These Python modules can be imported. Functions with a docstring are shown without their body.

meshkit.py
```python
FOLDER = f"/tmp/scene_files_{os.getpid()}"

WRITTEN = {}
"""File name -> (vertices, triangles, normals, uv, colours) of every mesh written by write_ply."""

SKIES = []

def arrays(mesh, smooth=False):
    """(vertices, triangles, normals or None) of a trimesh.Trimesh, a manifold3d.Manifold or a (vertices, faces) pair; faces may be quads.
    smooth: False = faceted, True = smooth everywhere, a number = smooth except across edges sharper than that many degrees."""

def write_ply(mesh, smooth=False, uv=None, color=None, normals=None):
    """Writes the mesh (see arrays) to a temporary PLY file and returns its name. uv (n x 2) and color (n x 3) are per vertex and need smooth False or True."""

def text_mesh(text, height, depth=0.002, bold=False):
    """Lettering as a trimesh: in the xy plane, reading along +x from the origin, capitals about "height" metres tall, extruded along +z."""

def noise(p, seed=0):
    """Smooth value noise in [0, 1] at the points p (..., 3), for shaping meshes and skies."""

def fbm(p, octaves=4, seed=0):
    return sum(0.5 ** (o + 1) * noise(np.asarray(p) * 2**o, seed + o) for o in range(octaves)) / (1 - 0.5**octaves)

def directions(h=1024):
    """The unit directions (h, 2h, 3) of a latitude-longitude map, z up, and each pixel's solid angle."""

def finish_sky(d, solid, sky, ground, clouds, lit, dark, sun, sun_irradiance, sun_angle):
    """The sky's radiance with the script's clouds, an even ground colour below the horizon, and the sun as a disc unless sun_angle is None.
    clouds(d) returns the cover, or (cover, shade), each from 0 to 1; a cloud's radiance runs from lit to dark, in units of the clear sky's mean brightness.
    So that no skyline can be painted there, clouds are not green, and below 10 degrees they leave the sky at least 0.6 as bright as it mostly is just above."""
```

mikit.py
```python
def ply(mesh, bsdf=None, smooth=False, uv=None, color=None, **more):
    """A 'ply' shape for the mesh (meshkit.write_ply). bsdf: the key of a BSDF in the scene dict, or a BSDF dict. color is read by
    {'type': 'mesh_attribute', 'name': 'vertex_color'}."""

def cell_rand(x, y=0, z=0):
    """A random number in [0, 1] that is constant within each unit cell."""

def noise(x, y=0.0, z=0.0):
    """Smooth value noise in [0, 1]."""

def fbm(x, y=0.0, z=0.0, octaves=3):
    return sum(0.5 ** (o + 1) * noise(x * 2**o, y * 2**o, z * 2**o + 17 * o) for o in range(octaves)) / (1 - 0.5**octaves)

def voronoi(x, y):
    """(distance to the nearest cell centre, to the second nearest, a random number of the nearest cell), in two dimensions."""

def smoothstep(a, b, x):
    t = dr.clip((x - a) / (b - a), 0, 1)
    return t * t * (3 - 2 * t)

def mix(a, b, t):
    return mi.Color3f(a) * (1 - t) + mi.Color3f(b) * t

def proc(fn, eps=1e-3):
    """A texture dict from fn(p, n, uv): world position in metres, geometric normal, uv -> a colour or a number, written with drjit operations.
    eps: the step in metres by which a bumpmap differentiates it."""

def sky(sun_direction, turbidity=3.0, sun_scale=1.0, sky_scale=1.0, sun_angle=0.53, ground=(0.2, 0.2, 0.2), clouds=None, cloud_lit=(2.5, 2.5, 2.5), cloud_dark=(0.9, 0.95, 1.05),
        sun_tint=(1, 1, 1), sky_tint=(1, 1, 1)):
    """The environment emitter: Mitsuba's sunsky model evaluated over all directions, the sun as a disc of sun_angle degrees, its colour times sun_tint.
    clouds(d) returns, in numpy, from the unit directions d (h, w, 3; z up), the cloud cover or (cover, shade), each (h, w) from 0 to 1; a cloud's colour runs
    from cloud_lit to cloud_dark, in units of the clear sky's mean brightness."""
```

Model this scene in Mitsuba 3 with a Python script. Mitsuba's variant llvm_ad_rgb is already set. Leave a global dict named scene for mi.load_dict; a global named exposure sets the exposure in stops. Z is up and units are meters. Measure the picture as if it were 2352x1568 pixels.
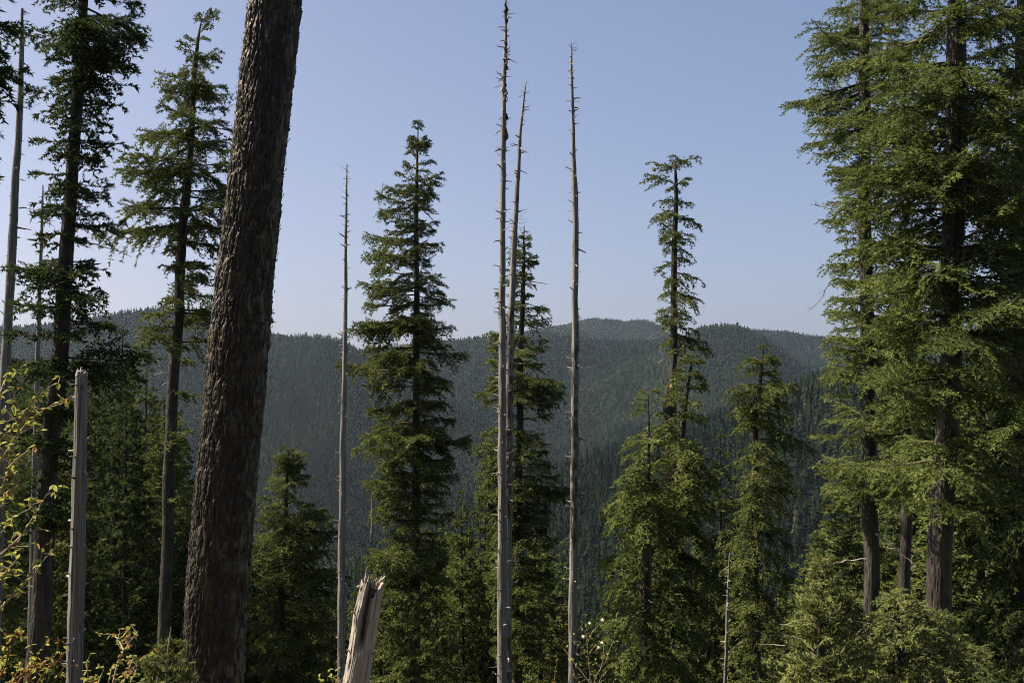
import math, random
import numpy as np, trimesh, mitsuba as mi, drjit as dr, mikit, meshkit
from mikit import proc, noise, fbm, smoothstep, mix
T = mi.ScalarTransform4f
PI = math.pi

# ---------------------------------------------------------------- camera, sky, exposure
HFOV, PITCH, EYE = 50.0, math.radians(1.73), 1.65
F = 1176 / math.tan(math.radians(HFOV / 2))            # focal length in units of a 2352 wide picture
CP, SP = math.cos(PITCH), math.sin(PITCH)
SUN = np.array([-0.95, 0.20, 1.05])
exposure = 2.52
HAZE = 0.66e-4
scene, labels = {'type': 'scene'}, {}
scene['camera'] = {'type': 'perspective', 'fov': HFOV, 'fov_axis': 'x', 'near_clip': 0.05, 'far_clip': 20000.0,
                   'to_world': T().look_at(origin=[0, 0, EYE], target=[0, CP, EYE + SP], up=[0, 0, 1]),
                   'medium': {'type': 'ref', 'id': 'air'}}
scene['sky'] = mikit.sky(SUN.tolist(), turbidity=5.4, sky_tint=(1.24, 1.10, 1.12), sun_tint=(1.0, 0.985, 0.95), sky_scale=0.60, sun_scale=1.9, ground=(0.05, 0.06, 0.04))

def at(px, py, Y):
    """The point at depth Y behind the pixel (px, py) of the 2352 x 1568 picture."""
    a, b = (px - 1176) / F, (784 - py) / F
    t = Y / (CP - b * SP)
    return np.array([t * a, Y, EYE + t * (SP + b * CP)])

# ---------------------------------------------------------------- helpers
counts = {}
def key_of(name):
    n = counts.get(name, 0); counts[name] = n + 1
    return name if n == 0 else f'{name}_{n:03d}'
def tag(key, label, cat, group=None):
    labels[key] = {'label': label, 'category': cat}
    if group: labels[key]['group'] = group
def sub(parent, name):
    return key_of(parent + '__' + name)

def tube(P, R, k=8, uvscale=1.0, seam=PI / 2, cap=True):
    """Tapered tube round the polyline P; uv in metres (round, along)."""
    P, R = np.asarray(P, float), np.asarray(R, float)
    d = np.gradient(P, axis=0); d /= np.linalg.norm(d, axis=1, keepdims=True)
    ref = np.where(np.abs(d[:, 2:3]) < 0.8, [[0, 0, 1.0]], [[0, 1.0, 0]])
    x = np.cross(ref, d); x /= np.linalg.norm(x, axis=1, keepdims=True); y = np.cross(d, x)
    a = np.linspace(0, 2 * PI, k + 1) + seam
    V = P[:, None] + R[:, None, None] * (np.cos(a)[None, :, None] * x[:, None] + np.sin(a)[None, :, None] * y[:, None])
    s = np.concatenate([[0], np.cumsum(np.linalg.norm(np.diff(P, axis=0), axis=1))])
    uv = np.stack(np.broadcast_arrays((a - seam)[None] * R.max(), s[:, None]), -1)
    n = len(P); i, j = np.meshgrid(np.arange(n - 1), np.arange(k), indexing='ij')
    q = (i * (k + 1) + j).ravel()
    Fc = np.vstack([np.stack([q, q + 1, q + k + 2], 1), np.stack([q, q + k + 2, q + k + 1], 1)])
    V, uv = V.reshape(-1, 3), uv.reshape(-1, 2)
    if cap:
        c = len(V); V = np.vstack([V, P[-1] + d[-1] * R[-1] * .4]); uv = np.vstack([uv, [[0, s[-1]]]])
        e = (n - 1) * (k + 1) + np.arange(k)
        Fc = np.vstack([Fc, np.stack([e, e + 1, np.full(k, c)], 1)])
    return V, Fc, uv

def prisms(p0, p1, r0, r1, k=3):
    """Many straight tapered twigs at once."""
    p0, p1 = np.asarray(p0, float), np.asarray(p1, float); m = len(p0)
    r0, r1 = np.broadcast_to(r0, m), np.broadcast_to(r1, m)
    d = p1 - p0; d /= np.linalg.norm(d, axis=1, keepdims=True) + 1e-9
    ref = np.where(np.abs(d[:, 2:3]) < 0.8, [[0, 0, 1.0]], [[0, 1.0, 0]])
    x = np.cross(ref, d); x /= np.linalg.norm(x, axis=1, keepdims=True); y = np.cross(d, x)
    a = np.arange(k) * 2 * PI / k
    ring = np.cos(a)[None, :, None] * x[:, None] + np.sin(a)[None, :, None] * y[:, None]
    V = np.concatenate([p0[:, None] + ring * r0[:, None, None], p1[:, None] + ring * r1[:, None, None]], 1)
    j = np.arange(k); jn = (j + 1) % k
    f = np.vstack([np.stack([j, jn, jn + k], 1), np.stack([j, jn + k, j + k], 1)] + ([np.array([[k, k + 1, k + 2]])] if k == 3 else []))
    Fc = (f[None] + (np.arange(m) * 2 * k)[:, None, None]).reshape(-1, 3)
    return V.reshape(-1, 3), Fc

def join(parts):
    V, Fc, U, o = [], [], [], 0
    for p in parts:
        V.append(p[0]); Fc.append(np.asarray(p[1]) + o); o += len(p[0])
        U.append(p[2] if len(p) > 2 else np.zeros((len(p[0]), 2)))
    return np.vstack(V), np.vstack(Fc), np.vstack(U)

def shape(m, bsdf, smooth=False):
    return mikit.ply((m[0], m[1]), bsdf, smooth=smooth, uv=m[2] if len(m) > 2 else None)

# ---------------------------------------------------------------- materials
def two(d): return {'type': 'twosided', 'bsdf': d}
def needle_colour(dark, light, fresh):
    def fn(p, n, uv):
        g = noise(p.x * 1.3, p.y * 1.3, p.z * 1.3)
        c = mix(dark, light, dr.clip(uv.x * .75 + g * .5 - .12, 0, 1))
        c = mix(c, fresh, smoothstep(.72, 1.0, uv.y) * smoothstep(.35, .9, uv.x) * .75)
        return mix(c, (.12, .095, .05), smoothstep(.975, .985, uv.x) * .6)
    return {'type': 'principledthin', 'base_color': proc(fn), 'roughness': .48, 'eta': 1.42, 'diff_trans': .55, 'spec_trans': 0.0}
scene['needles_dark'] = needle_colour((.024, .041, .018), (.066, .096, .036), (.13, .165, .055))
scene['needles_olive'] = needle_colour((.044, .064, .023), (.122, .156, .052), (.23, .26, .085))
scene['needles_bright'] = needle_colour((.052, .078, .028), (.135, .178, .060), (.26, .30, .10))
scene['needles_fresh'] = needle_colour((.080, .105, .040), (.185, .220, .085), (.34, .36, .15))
scene['twig_wood'] = two({'type': 'diffuse', 'reflectance': proc(lambda p, n, uv: mix((.055, .045, .036), (.16, .15, .13), smoothstep(.45, .8, noise(p.x * 5, p.y * 5, p.z * 5))))})
scene['dead_wood'] = two({'type': 'principled', 'base_color': proc(lambda p, n, uv: mix((.12, .115, .105), (.32, .31, .29), noise(p.x * 9, p.y * 9, p.z * 9))), 'roughness': .6})

def bark_fn(p, n, uv):
    f = fbm(uv.x * 22, uv.y * 5, 0, 3)
    c = mix((.009, .0085, .008), (.030, .029, .0285), smoothstep(.3, .75, f))
    l = smoothstep(.60, .72, fbm(uv.x * 5 + 9, uv.y * 1.6, 3, 3))
    return mix(c, (.08, .08, .06), l * .35)
def bark_h(p, n, uv): return fbm(uv.x * 24, uv.y * 5, 0, 3)
scene['fir_bark'] = two({'type': 'bumpmap', 'arbitrary': proc(bark_h, .004), 'scale': .035, 'bsdf': {'type': 'principled', 'base_color': proc(bark_fn), 'roughness': .62, 'specular': .45}})

scene['torn_fibre'] = two({'type': 'diffuse', 'reflectance': {'type': 'rgb', 'value': [.20, .14, .085]}})
def snag_colour(burn):
    def fn(p, n, uv):
        s = fbm(uv.x * 70, uv.y * 1.6, 2, 3)
        c = mix((.070, .073, .077), (.20, .21, .222), smoothstep(.25, .72, s))
        c = mix(c, (.125, .118, .105), smoothstep(.5, .75, fbm(uv.x * 9, uv.y * .5, 7, 2)) * .5)
        k = noise(uv.x * 34 + 5, uv.y * .8)
        c = mix(c, (.035, .03, .026), smoothstep(.035, .01, dr.abs(k - .5)) * .85)
        return mix(c, (.030, .028, .026), smoothstep(.60 - burn, .70 - burn, noise(uv.x * 3, uv.y * .45, 11)) * smoothstep(.35, .6, noise(uv.x * 20, uv.y * 7, 5)))
    return fn
def snag_h(p, n, uv): return fbm(uv.x * 60, uv.y * 1.8, 2, 3)
for nm, burn in (('grey_snag', -.30), ('scorched_snag', .13)):
    scene[nm] = two({'type': 'bumpmap', 'arbitrary': proc(snag_h, .003), 'scale': .010, 'bsdf': {'type': 'principled', 'base_color': proc(snag_colour(burn)), 'roughness': .5, 'specular': .5}})

def floor_fn(p, n, uv):
    g = fbm(p.x * .9, p.y * .9, 0, 4)
    return mix(mix(mix((.035, .028, .018), (.085, .07, .045), g), (.035, .052, .016), smoothstep(.45, .65, fbm(p.x * .23, p.y * .23, 4, 3))), (.010, .015, .009), smoothstep(150, 500, p.y))
scene['forest_floor'] = two({'type': 'diffuse', 'reflectance': proc(floor_fn)})

# ---------------------------------------------------------------- terrain
def lerp(x, tab, c): return np.interp(x, [t[0] for t in tab], [t[c] for t in tab])
# ridges: distance, front slope, skyline seen from the camera as (picture x, picture y), height of the wood on it
RIDGES = [
    (1950, .50, [(-900, 800), (-300, 765), (0, 745), (130, 735), (250, 714), (300, 705), (370, 698), (430, 706), (500, 730), (600, 756), (672, 763), (747, 763), (783, 772), (824, 793), (900, 835), (1000, 890), (1200, 1000), (1500, 1200), (2400, 1300)], 10),
    (2450, .42, [(500, 900), (700, 830), (824, 795), (1000, 778), (1150, 762), (1250, 752), (1332, 768), (1430, 778), (1531, 772), (1600, 790), (1700, 830), (1900, 900), (2400, 1000)], 10),
    (3900, .33, [(900, 850), (1100, 775), (1264, 746), (1304, 740), (1332, 731), (1361, 727), (1417, 730), (1436, 734), (1466, 730), (1488, 732), (1511, 742), (1531, 757), (1600, 790), (1900, 860)], 9),
    (2300, .50, [(1300, 900), (1450, 830), (1560, 775), (1600, 749), (1617, 743), (1645, 740), (1679, 740), (1702, 745), (1725, 752), (1747, 763), (1787, 789), (1850, 830), (2000, 900), (2400, 1000)], 10),
    (3400, .35, [(1450, 850), (1600, 775), (1727, 752), (1759, 753), (1804, 755), (1844, 762), (1872, 766), (2000, 775), (2200, 765), (2500, 760), (3400, 800)], 9),
    (980, .50, [(-900, 1450), (600, 1400), (950, 1180), (1100, 1120), (1247, 1068), (1403, 1010), (1550, 970), (1700, 915), (1821, 858), (1900, 838), (2000, 830), (2150, 840), (2352, 860), (3200, 900)], 10),
]
def near_slope(y):
    s = np.maximum(y - 1.8, 0)
    return -.47 * (np.sqrt(s * s + 4) - 2) + np.where(y < -7, .52 * (np.sqrt((y + 7) ** 2 + 9) - 3), 0)
def terrain(x, y, rough=True):
    x, y = np.asarray(x, float), np.asarray(y, float)
    yy = np.maximum(y, 60.)
    px = 1176 + F * x / yy
    base = np.maximum(near_slope(y), -245 + 6 * meshkit.fbm(np.stack([x / 160, y / 160, x * 0], -1), 3))
    far = np.full(x.shape, -1e9)
    for k, (D, s, tab, hw) in enumerate(RIDGES):
        h = (860 - lerp(px, tab, 1)) / F * D * 1.004 + EYE - hw
        d = y - D
        roll = meshkit.fbm(np.stack([x / 210 + 31 * k, y / 330, x * 0], -1), 3, seed=k) - .78
        z = h - np.where(d < 0, s * (np.sqrt(d * d + 900) - 30), .45 * np.maximum(d, 0)) + np.minimum(roll, 0) * 230 * np.clip(-d / 260, 0, 1)
        far = np.maximum(far, z)
    z = np.where(y > 600, np.maximum(base, far), base)
    if rough:
        z = z + np.where(y < 400, (meshkit.fbm(np.stack([x / 3.1, y / 3.1, x * 0], -1), 3) - .5) * .7 * np.clip(y / 6, .1, 1), 0)
    return z
def gz(x, y): return float(terrain(np.array([x]), np.array([y]))[0])

ys = np.unique(np.concatenate([np.linspace(-260, -4, 40), np.linspace(-4, 60, 160), np.geomspace(60, 600, 90), np.linspace(600, 6300, 330)]))
us = np.linspace(-1.15, 1.15, 261)
Yg, Ug = np.meshgrid(ys, us, indexing='ij'); Xg = Ug * (np.maximum(Yg, 0) + 60)
Zg = terrain(Xg, Yg)
q = (np.arange(len(ys) - 1)[:, None] * len(us) + np.arange(len(us) - 1)[None]).ravel(); w = len(us)
scene['ground'] = mikit.ply((np.stack([Xg, Yg, Zg], -1).reshape(-1, 3), np.vstack([np.stack([q, q + 1, q + w + 1], 1), np.stack([q, q + w + 1, q + w], 1)])), 'forest_floor', smooth=True)
labels['ground'] = {'kind': 'structure'}

# ---------------------------------------------------------------- the far wood
def far_wood(rng, X, Y, H, tiers, sides, wide=.155):
    """Ragged conifers, each a stack of jagged skirts round a stem."""
    n = len(X); Z = terrain(X, Y, False)
    H = H * np.where(terrain(X, Y + 45, False) < Z + 3, .55, 1.0)          # wind-stunted along the crests
    V, Fc, U = [], [], []; o = 0
    rad = H * wide * rng.uniform(.75, 1.3, n); tone = np.clip(rng.normal(.45, .24, n), 0, 1)
    lean = rng.normal(0, .012, (n, 2))
    for t in range(tiers):
        a0, a1 = t / tiers, (t + 1) / tiers
        top = H * (1 - .80 * a0 * (.92 if t else 1)) + (0 if t == 0 else H * .03)
        bot = H * (1 - .80 * a1)
        r = rad * (a1 ** .85) * rng.uniform(.8, 1.15, n)
        ang = (np.arange(sides) / sides * 2 * PI)[None] + rng.uniform(0, 2 * PI, n)[:, None] + rng.uniform(-.25, .25, (n, sides))
        rr = r[:, None] * rng.uniform(.62, 1.25, (n, sides))
        zz = (bot)[:, None] + (rng.uniform(-.5, .5, (n, sides)) * H[:, None] * .8 / tiers * .6)
        ring = np.stack([X[:, None] + lean[:, :1] * zz + np.cos(ang) * rr, Y[:, None] + np.sin(ang) * rr, Z[:, None] + zz], -1)
        ap = np.stack([X + lean[:, 0] * top, Y, Z + top], -1)[:, None]
        V.append(np.concatenate([ap, ring], 1).reshape(-1, 3))
        j = np.arange(sides); f = np.stack([j * 0, 1 + j, 1 + (j + 1) % sides], 1)
        Fc.append((f[None] + (np.arange(n) * (sides + 1))[:, None, None]).reshape(-1, 3) + o); o += n * (sides + 1)
        U.append(np.repeat(np.stack([tone, np.full(n, a1)], 1), sides + 1, 0))
    return np.vstack(V), np.vstack(Fc), np.vstack(U)
def far_fn(p, n, uv):
    g = fbm(p.x * .0045, p.y * .0045, 5, 3) * .75 + .25 * smoothstep(.45, .6, noise(p.x * .0022, p.y * .0022, 9))
    c = mix((.010, .020, .011), (.038, .055, .026), dr.clip(uv.x * .5 + .12 + (g - .45) * 1.5, 0, 1))
    return mix(c, (.08, .078, .05), smoothstep(.95, 1, uv.x) * .6)
scene['far_needles'] = {'type': 'principledthin', 'base_color': proc(far_fn), 'roughness': .8, 'eta': 1.1, 'diff_trans': .9}
rng = np.random.default_rng(11)
def scatter(y0, y1, spacing, umax=.56, jit=.48):
    yy = np.arange(y0, y1, spacing * .87); P = []
    for r, y in enumerate(yy):
        xx = np.arange(-umax * y, umax * y, spacing) + (r % 2) * spacing / 2
        P.append(np.stack([xx, np.full(len(xx), y)], 1))
    P = np.vstack(P); P += rng.uniform(-jit, jit, P.shape) * spacing
    return P[:, 0], P[:, 1]
def in_front(X, Y, margin=25):
    """Keep what stands on a slope that faces the valley (the far sides of the ridges are never seen)."""
    Z, ok = terrain(X, Y, False) + 30, np.ones(len(X), bool)
    el = (Z - EYE) / Y
    for Ds in np.arange(820, 3900, 65.):
        xs = X / Y * Ds
        h = (terrain(xs, np.full(len(X), Ds), False) + 22 - EYE) / Ds
        ok &= ~((Ds < Y - 60) & (h > el + 30 / Y))
    return ok
parts = []
X, Y = scatter(690, 1350, 5.6); k = in_front(X, Y); X, Y = X[k], Y[k]
thin = meshkit.fbm(np.stack([X / 60, Y / 60, X * 0], -1), 3, seed=8); keep = rng.random(len(X)) < np.where(thin < .38, .7, .97); X, Y = X[keep], Y[keep]
parts.append(far_wood(rng, X, Y, rng.uniform(11, 24, len(X)) * np.where(rng.random(len(X)) < .04, 1.3, 1), 5, 6, .19))
X, Y = scatter(1350, 2500, 6.6); k = in_front(X, Y); X, Y = X[k], Y[k]
thin = meshkit.fbm(np.stack([X / 70, Y / 70, X * 0], -1), 3, seed=9); keep = rng.random(len(X)) < np.where(thin < .36, .75, .98); X, Y = X[keep], Y[keep]
young = meshkit.fbm(np.stack([X / 260, Y / 260, X * 0], -1), 3, seed=5)
parts.append(far_wood(rng, X, Y, rng.uniform(11, 20, len(X)) * np.where(rng.random(len(X)) < .03, 1.3, 1) * np.where(young > .56, .75, 1.0), 3, 6, .27))
X, Y = scatter(2500, 4000, 9.5, .45); k = in_front(X, Y); X, Y = X[k], Y[k]
parts.append(far_wood(rng, X, Y, rng.uniform(10, 18, len(X)), 2, 6, .30))
X, Y = scatter(14, 120, 5.2, 2.2); Y = -Y; keep = np.abs(X) < 90; X, Y = X[keep], Y[keep]; UP = far_wood(rng, X, Y, rng.uniform(14, 26, len(X)), 6, 8)
scene['uphill_forest'] = shape(UP, 'far_needles')
labels['uphill_forest'] = {'label': 'dark conifer forest on the slope that rises behind the viewpoint', 'category': 'forest', 'kind': 'stuff'}
# the closed canopy under the tops
cy, cu = np.unique(np.concatenate([np.arange(700, 2500, 9.), np.arange(2500, 4000, 20.)])), np.linspace(-.56, .56, 170)
CY, CU = np.meshgrid(cy, cu, indexing='ij'); CX = CU * CY
CZ = terrain(CX, CY, False) + np.where(terrain(CX, CY + 45, False) < terrain(CX, CY, False) + 3, 1.5, 5.5) + rng.normal(0, 1.6, CX.shape)
qc = (np.arange(len(cy) - 1)[:, None] * 170 + np.arange(169)[None]).ravel()
parts.append((np.stack([CX, CY, CZ], -1).reshape(-1, 3), np.vstack([np.stack([qc, qc + 1, qc + 171], 1), np.stack([qc, qc + 171, qc + 170], 1)]), np.stack([np.clip(rng.normal(.36, .1, CX.size), 0, .8), np.full(CX.size, .5)], 1)))
FAR = join(parts)
scene['far_forest'] = shape(FAR, 'far_needles')
labels['far_forest'] = {'label': 'hazy blue green conifer forest covering the far hillsides and ridges across the valley', 'category': 'forest', 'kind': 'stuff'}
print('far tris', len(FAR[1]))

# ---------------------------------------------------------------- boughs
def needle_tris(rng, p0, p1, age, step, size, flat=.85, fine=False):
    """Brushes of needles along the twigs p0-p1: small pointed faces standing out from the twig, mostly in the plane of the spray."""
    L = np.linalg.norm(p1 - p0, axis=1); n = np.maximum(1, np.round(L / step).astype(int))
    idx = np.repeat(np.arange(len(L)), n)
    t = (np.arange(n.sum()) - np.repeat(np.cumsum(n) - n, n) + rng.uniform(.1, .9, n.sum())) / n[idx]
    K = 5 if fine else 4; idx = np.repeat(idx, K); t = np.clip(np.repeat(t, K) + rng.uniform(-.1, .1, len(idx)), 0, 1)
    d = (p1 - p0) / (L[:, None] + 1e-9)
    d = d[idx]; P = p0[idx] + (p1 - p0)[idx] * t[:, None]; m = len(idx)
    side = np.cross(d, [0, 0, 1.0]); side /= np.linalg.norm(side, axis=1, keepdims=True) + 1e-9
    up = np.cross(side, d)
    th = rng.normal(0, flat, m) + np.where(rng.random(m) < .5, 0, PI)
    rad = np.cos(th)[:, None] * side + np.sin(th)[:, None] * up + .12 * up
    s = size * rng.uniform(.65, 1.3, m)
    tip = P + rad * s[:, None] * (.62 if fine else .74) + d * s[:, None] * rng.uniform(.5, 1.1, m)[:, None]
    b = d * (s * (.25 if fine else .31))[:, None]
    V = np.stack([P - b, P + b, tip], 1).reshape(-1, 3)
    uv = np.stack([np.repeat(age[idx], 3), np.stack([t * .8, t * .8, t * .8 + .2], 1).ravel()], 1)
    return V, np.arange(3 * m).reshape(-1, 3), uv

def bough(seed, L, style, detail=1.0):
    """A bough along +x from the origin, side branchlets in a drooping plane, twigs on them. detail 1: for trees within 50 m."""
    rng = np.random.default_rng(seed)
    fine = style.startswith('fine_'); style = style.replace('fine_', '')
    hang, sag, lift = {'level': (.85, .10, .14), 'droop': (1.2, .30, .08), 'sweep': (.25, .45, .42)}[style]
    if fine and style == 'level': hang, sag = .80, .10
    def axis(s): return np.stack([L * s * (1 - .06 * s), L * .03 * np.sin(s * 5 + seed), L * (lift * .5 * s - sag * s ** 2 + lift * s ** 3)], -1)
    def adir(s): d = axis(s + .01) - axis(s - .01); return d / np.linalg.norm(d, axis=-1, keepdims=True)
    gap = .085 / detail ** .55
    nb = max(6, int(L * .9 / gap)); s = np.sort(rng.uniform(.10, .97, nb)); sg = np.where(np.arange(nb) % 2, 1, -1)
    shape_ = np.minimum(1, (s / .28)) * (1 - s) ** .75
    bl = (.46 * L * shape_ + .10 + .05 * L) * rng.uniform(.55, 1.15, nb); bl = np.minimum(bl, .85)
    A, D = axis(s), adir(s); side = np.cross(D, [0, 0, 1.0]); side /= np.linalg.norm(side, axis=1, keepdims=True)
    ang = rng.uniform(.75, 1.15, nb); off = rng.normal(0, .28, nb)
    B = np.cos(ang)[:, None] * D + (np.sin(ang) * sg)[:, None] * side + (off * .8)[:, None] * np.array([0, 0, 1.]); B /= np.linalg.norm(B, axis=1, keepdims=True)
    hg = hang * rng.uniform(.5, 1.3, nb)
    def bpt(i, t): return A[i] + B[i] * (bl[i] * t)[:, None] - np.stack([t * 0, t * 0, hg[i] * bl[i] * t ** 2 * .6], -1)
    age_b = np.clip(rng.beta(2.2, 2.2, nb), 0, 1)
    segs0, segs1, ages = [], [], []
    # branchlets in 3 straight pieces
    wood = [tube(axis(np.linspace(0, .97, 7)), (.006 + .011 * L) * np.linspace(1, .18, 7), 4)[:2]]
    ii = np.arange(nb)
    for a, b in ((0, .4), (.4, .75), (.75, 1)):
        p, q_ = bpt(ii, np.full(nb, a)), bpt(ii, np.full(nb, b)); segs0.append(p); segs1.append(q_); ages.append(age_b)
    wood.append(prisms(bpt(ii, ii * 0.), bpt(ii, ii * 0. + .55), .0045, .0025))
    # twigs on the branchlets
    tg = .058 / detail ** .6
    n = np.maximum(2, (bl / tg).astype(int)); ti = np.repeat(ii, n); t = (np.arange(n.sum()) - np.repeat(np.cumsum(n) - n, n) + .6) / n[ti]
    t = np.clip(t + rng.uniform(-.04, .04, len(t)), .06, .98)
    P = bpt(ti, t); d = bpt(ti, np.minimum(t + .05, 1.05)) - P; d /= np.linalg.norm(d, axis=1, keepdims=True)
    sd = np.cross(d, [0, 0, 1.0]); sd /= np.linalg.norm(sd, axis=1, keepdims=True) + 1e-9
    s2 = np.where(np.arange(len(t)) % 2, 1, -1); tl = np.clip(.55 * bl[ti] * (1 - t) + .035, .04, .20) * rng.uniform(.6, 1.2, len(t))
    tdir = d * .62 + sd * (s2 * .75)[:, None]; tdir[:, 2] += rng.normal(-.12 * hang, .22, len(t)); tdir /= np.linalg.norm(tdir, axis=1, keepdims=True)
    segs0.append(P); segs1.append(P + tdir * tl[:, None]); ages.append(np.clip(age_b[ti] + rng.normal(0, .08, len(ti)), 0, 1))
    # the bough's own end
    sm = np.linspace(.45, 1.0, 9); segs0.append(axis(sm[:-1])); segs1.append(axis(sm[1:])); ages.append(np.full(8, .5))
    p0, p1, ag = np.vstack(segs0), np.vstack(segs1), np.concatenate(ages)
    st, sz = .062 / detail ** .5, .055 / detail ** .42
    st, sz = st * 1.15, sz * 1.32
    if fine: st, sz = .046, .056
    fol = needle_tris(rng, p0, p1, ag, st, sz, fine=fine)
    return fol, join(wood)

BOUGHS, TONES = {}, ('dark', 'olive', 'bright')
def make_group(name, children):
    scene[name] = {'type': 'shapegroup', **children}
LENGTHS = (.45, .8, 1.25, 1.8, 2.6)
for style in ('level', 'droop', 'fine_level', 'fine_droop', 'fine_sweep'):
    for L in LENGTHS:
        for v in range(3 if L > 1 else 2):
            fol, wd = bough(100 * v + int(L * 10) + len(style), L, style)
            BOUGHS[style, L, v] = (shape(fol, None), mikit.ply(wd[:2], 'twig_wood'))
made = set()
def bough_group(style, L, v, tone):
    k = f'bough_{style}_{int(L * 100)}_{v}_{tone}'
    if k not in made:
        made.add(k)
        f, w_ = BOUGHS[style, L, v]
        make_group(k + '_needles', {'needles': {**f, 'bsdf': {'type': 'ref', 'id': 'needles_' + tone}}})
        if style + str(L) + str(v) not in made:
            made.add(style + str(L) + str(v)); make_group(f'bough_{style}_{int(L * 100)}_{v}_wood', {'wood': dict(w_)})
    return k + '_needles', f'bough_{style}_{int(L * 100)}_{v}_wood'

TRI = [0]
def place_bough(tree, rng, style, tone, base, az, pitch, L, roll=0.0):
    TRI[0] += 0
    Lp = min(LENGTHS, key=lambda q_: abs(math.log(q_ / L))); v = int(rng.integers(3 if Lp > 1 else 2))
    gf, gw = bough_group(style, Lp, v, tone)
    sx = L / Lp; sy = float(np.clip(sx * rng.uniform(.9, 1.1), .7, 1.4)) * (1 if rng.random() < .5 else -1); sz = float(np.clip(sx, .7, 1.3))
    m = T().translate(base.tolist()).rotate([0, 0, 1], math.degrees(az)).rotate([0, 1, 0], -math.degrees(pitch)).rotate([1, 0, 0], math.degrees(roll)).scale([sx, sy, sz])
    n = counts[tree + '#'] = counts.get(tree + '#', 0) + 1
    scene[f'{tree}__crown__{n:03d}'] = {'type': 'instance', 'to_world': m, 'g': {'type': 'ref', 'id': gf}}
    scene[f'{tree}__branchwork__{n:03d}'] = {'type': 'instance', 'to_world': m, 'g': {'type': 'ref', 'id': gw}}

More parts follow.
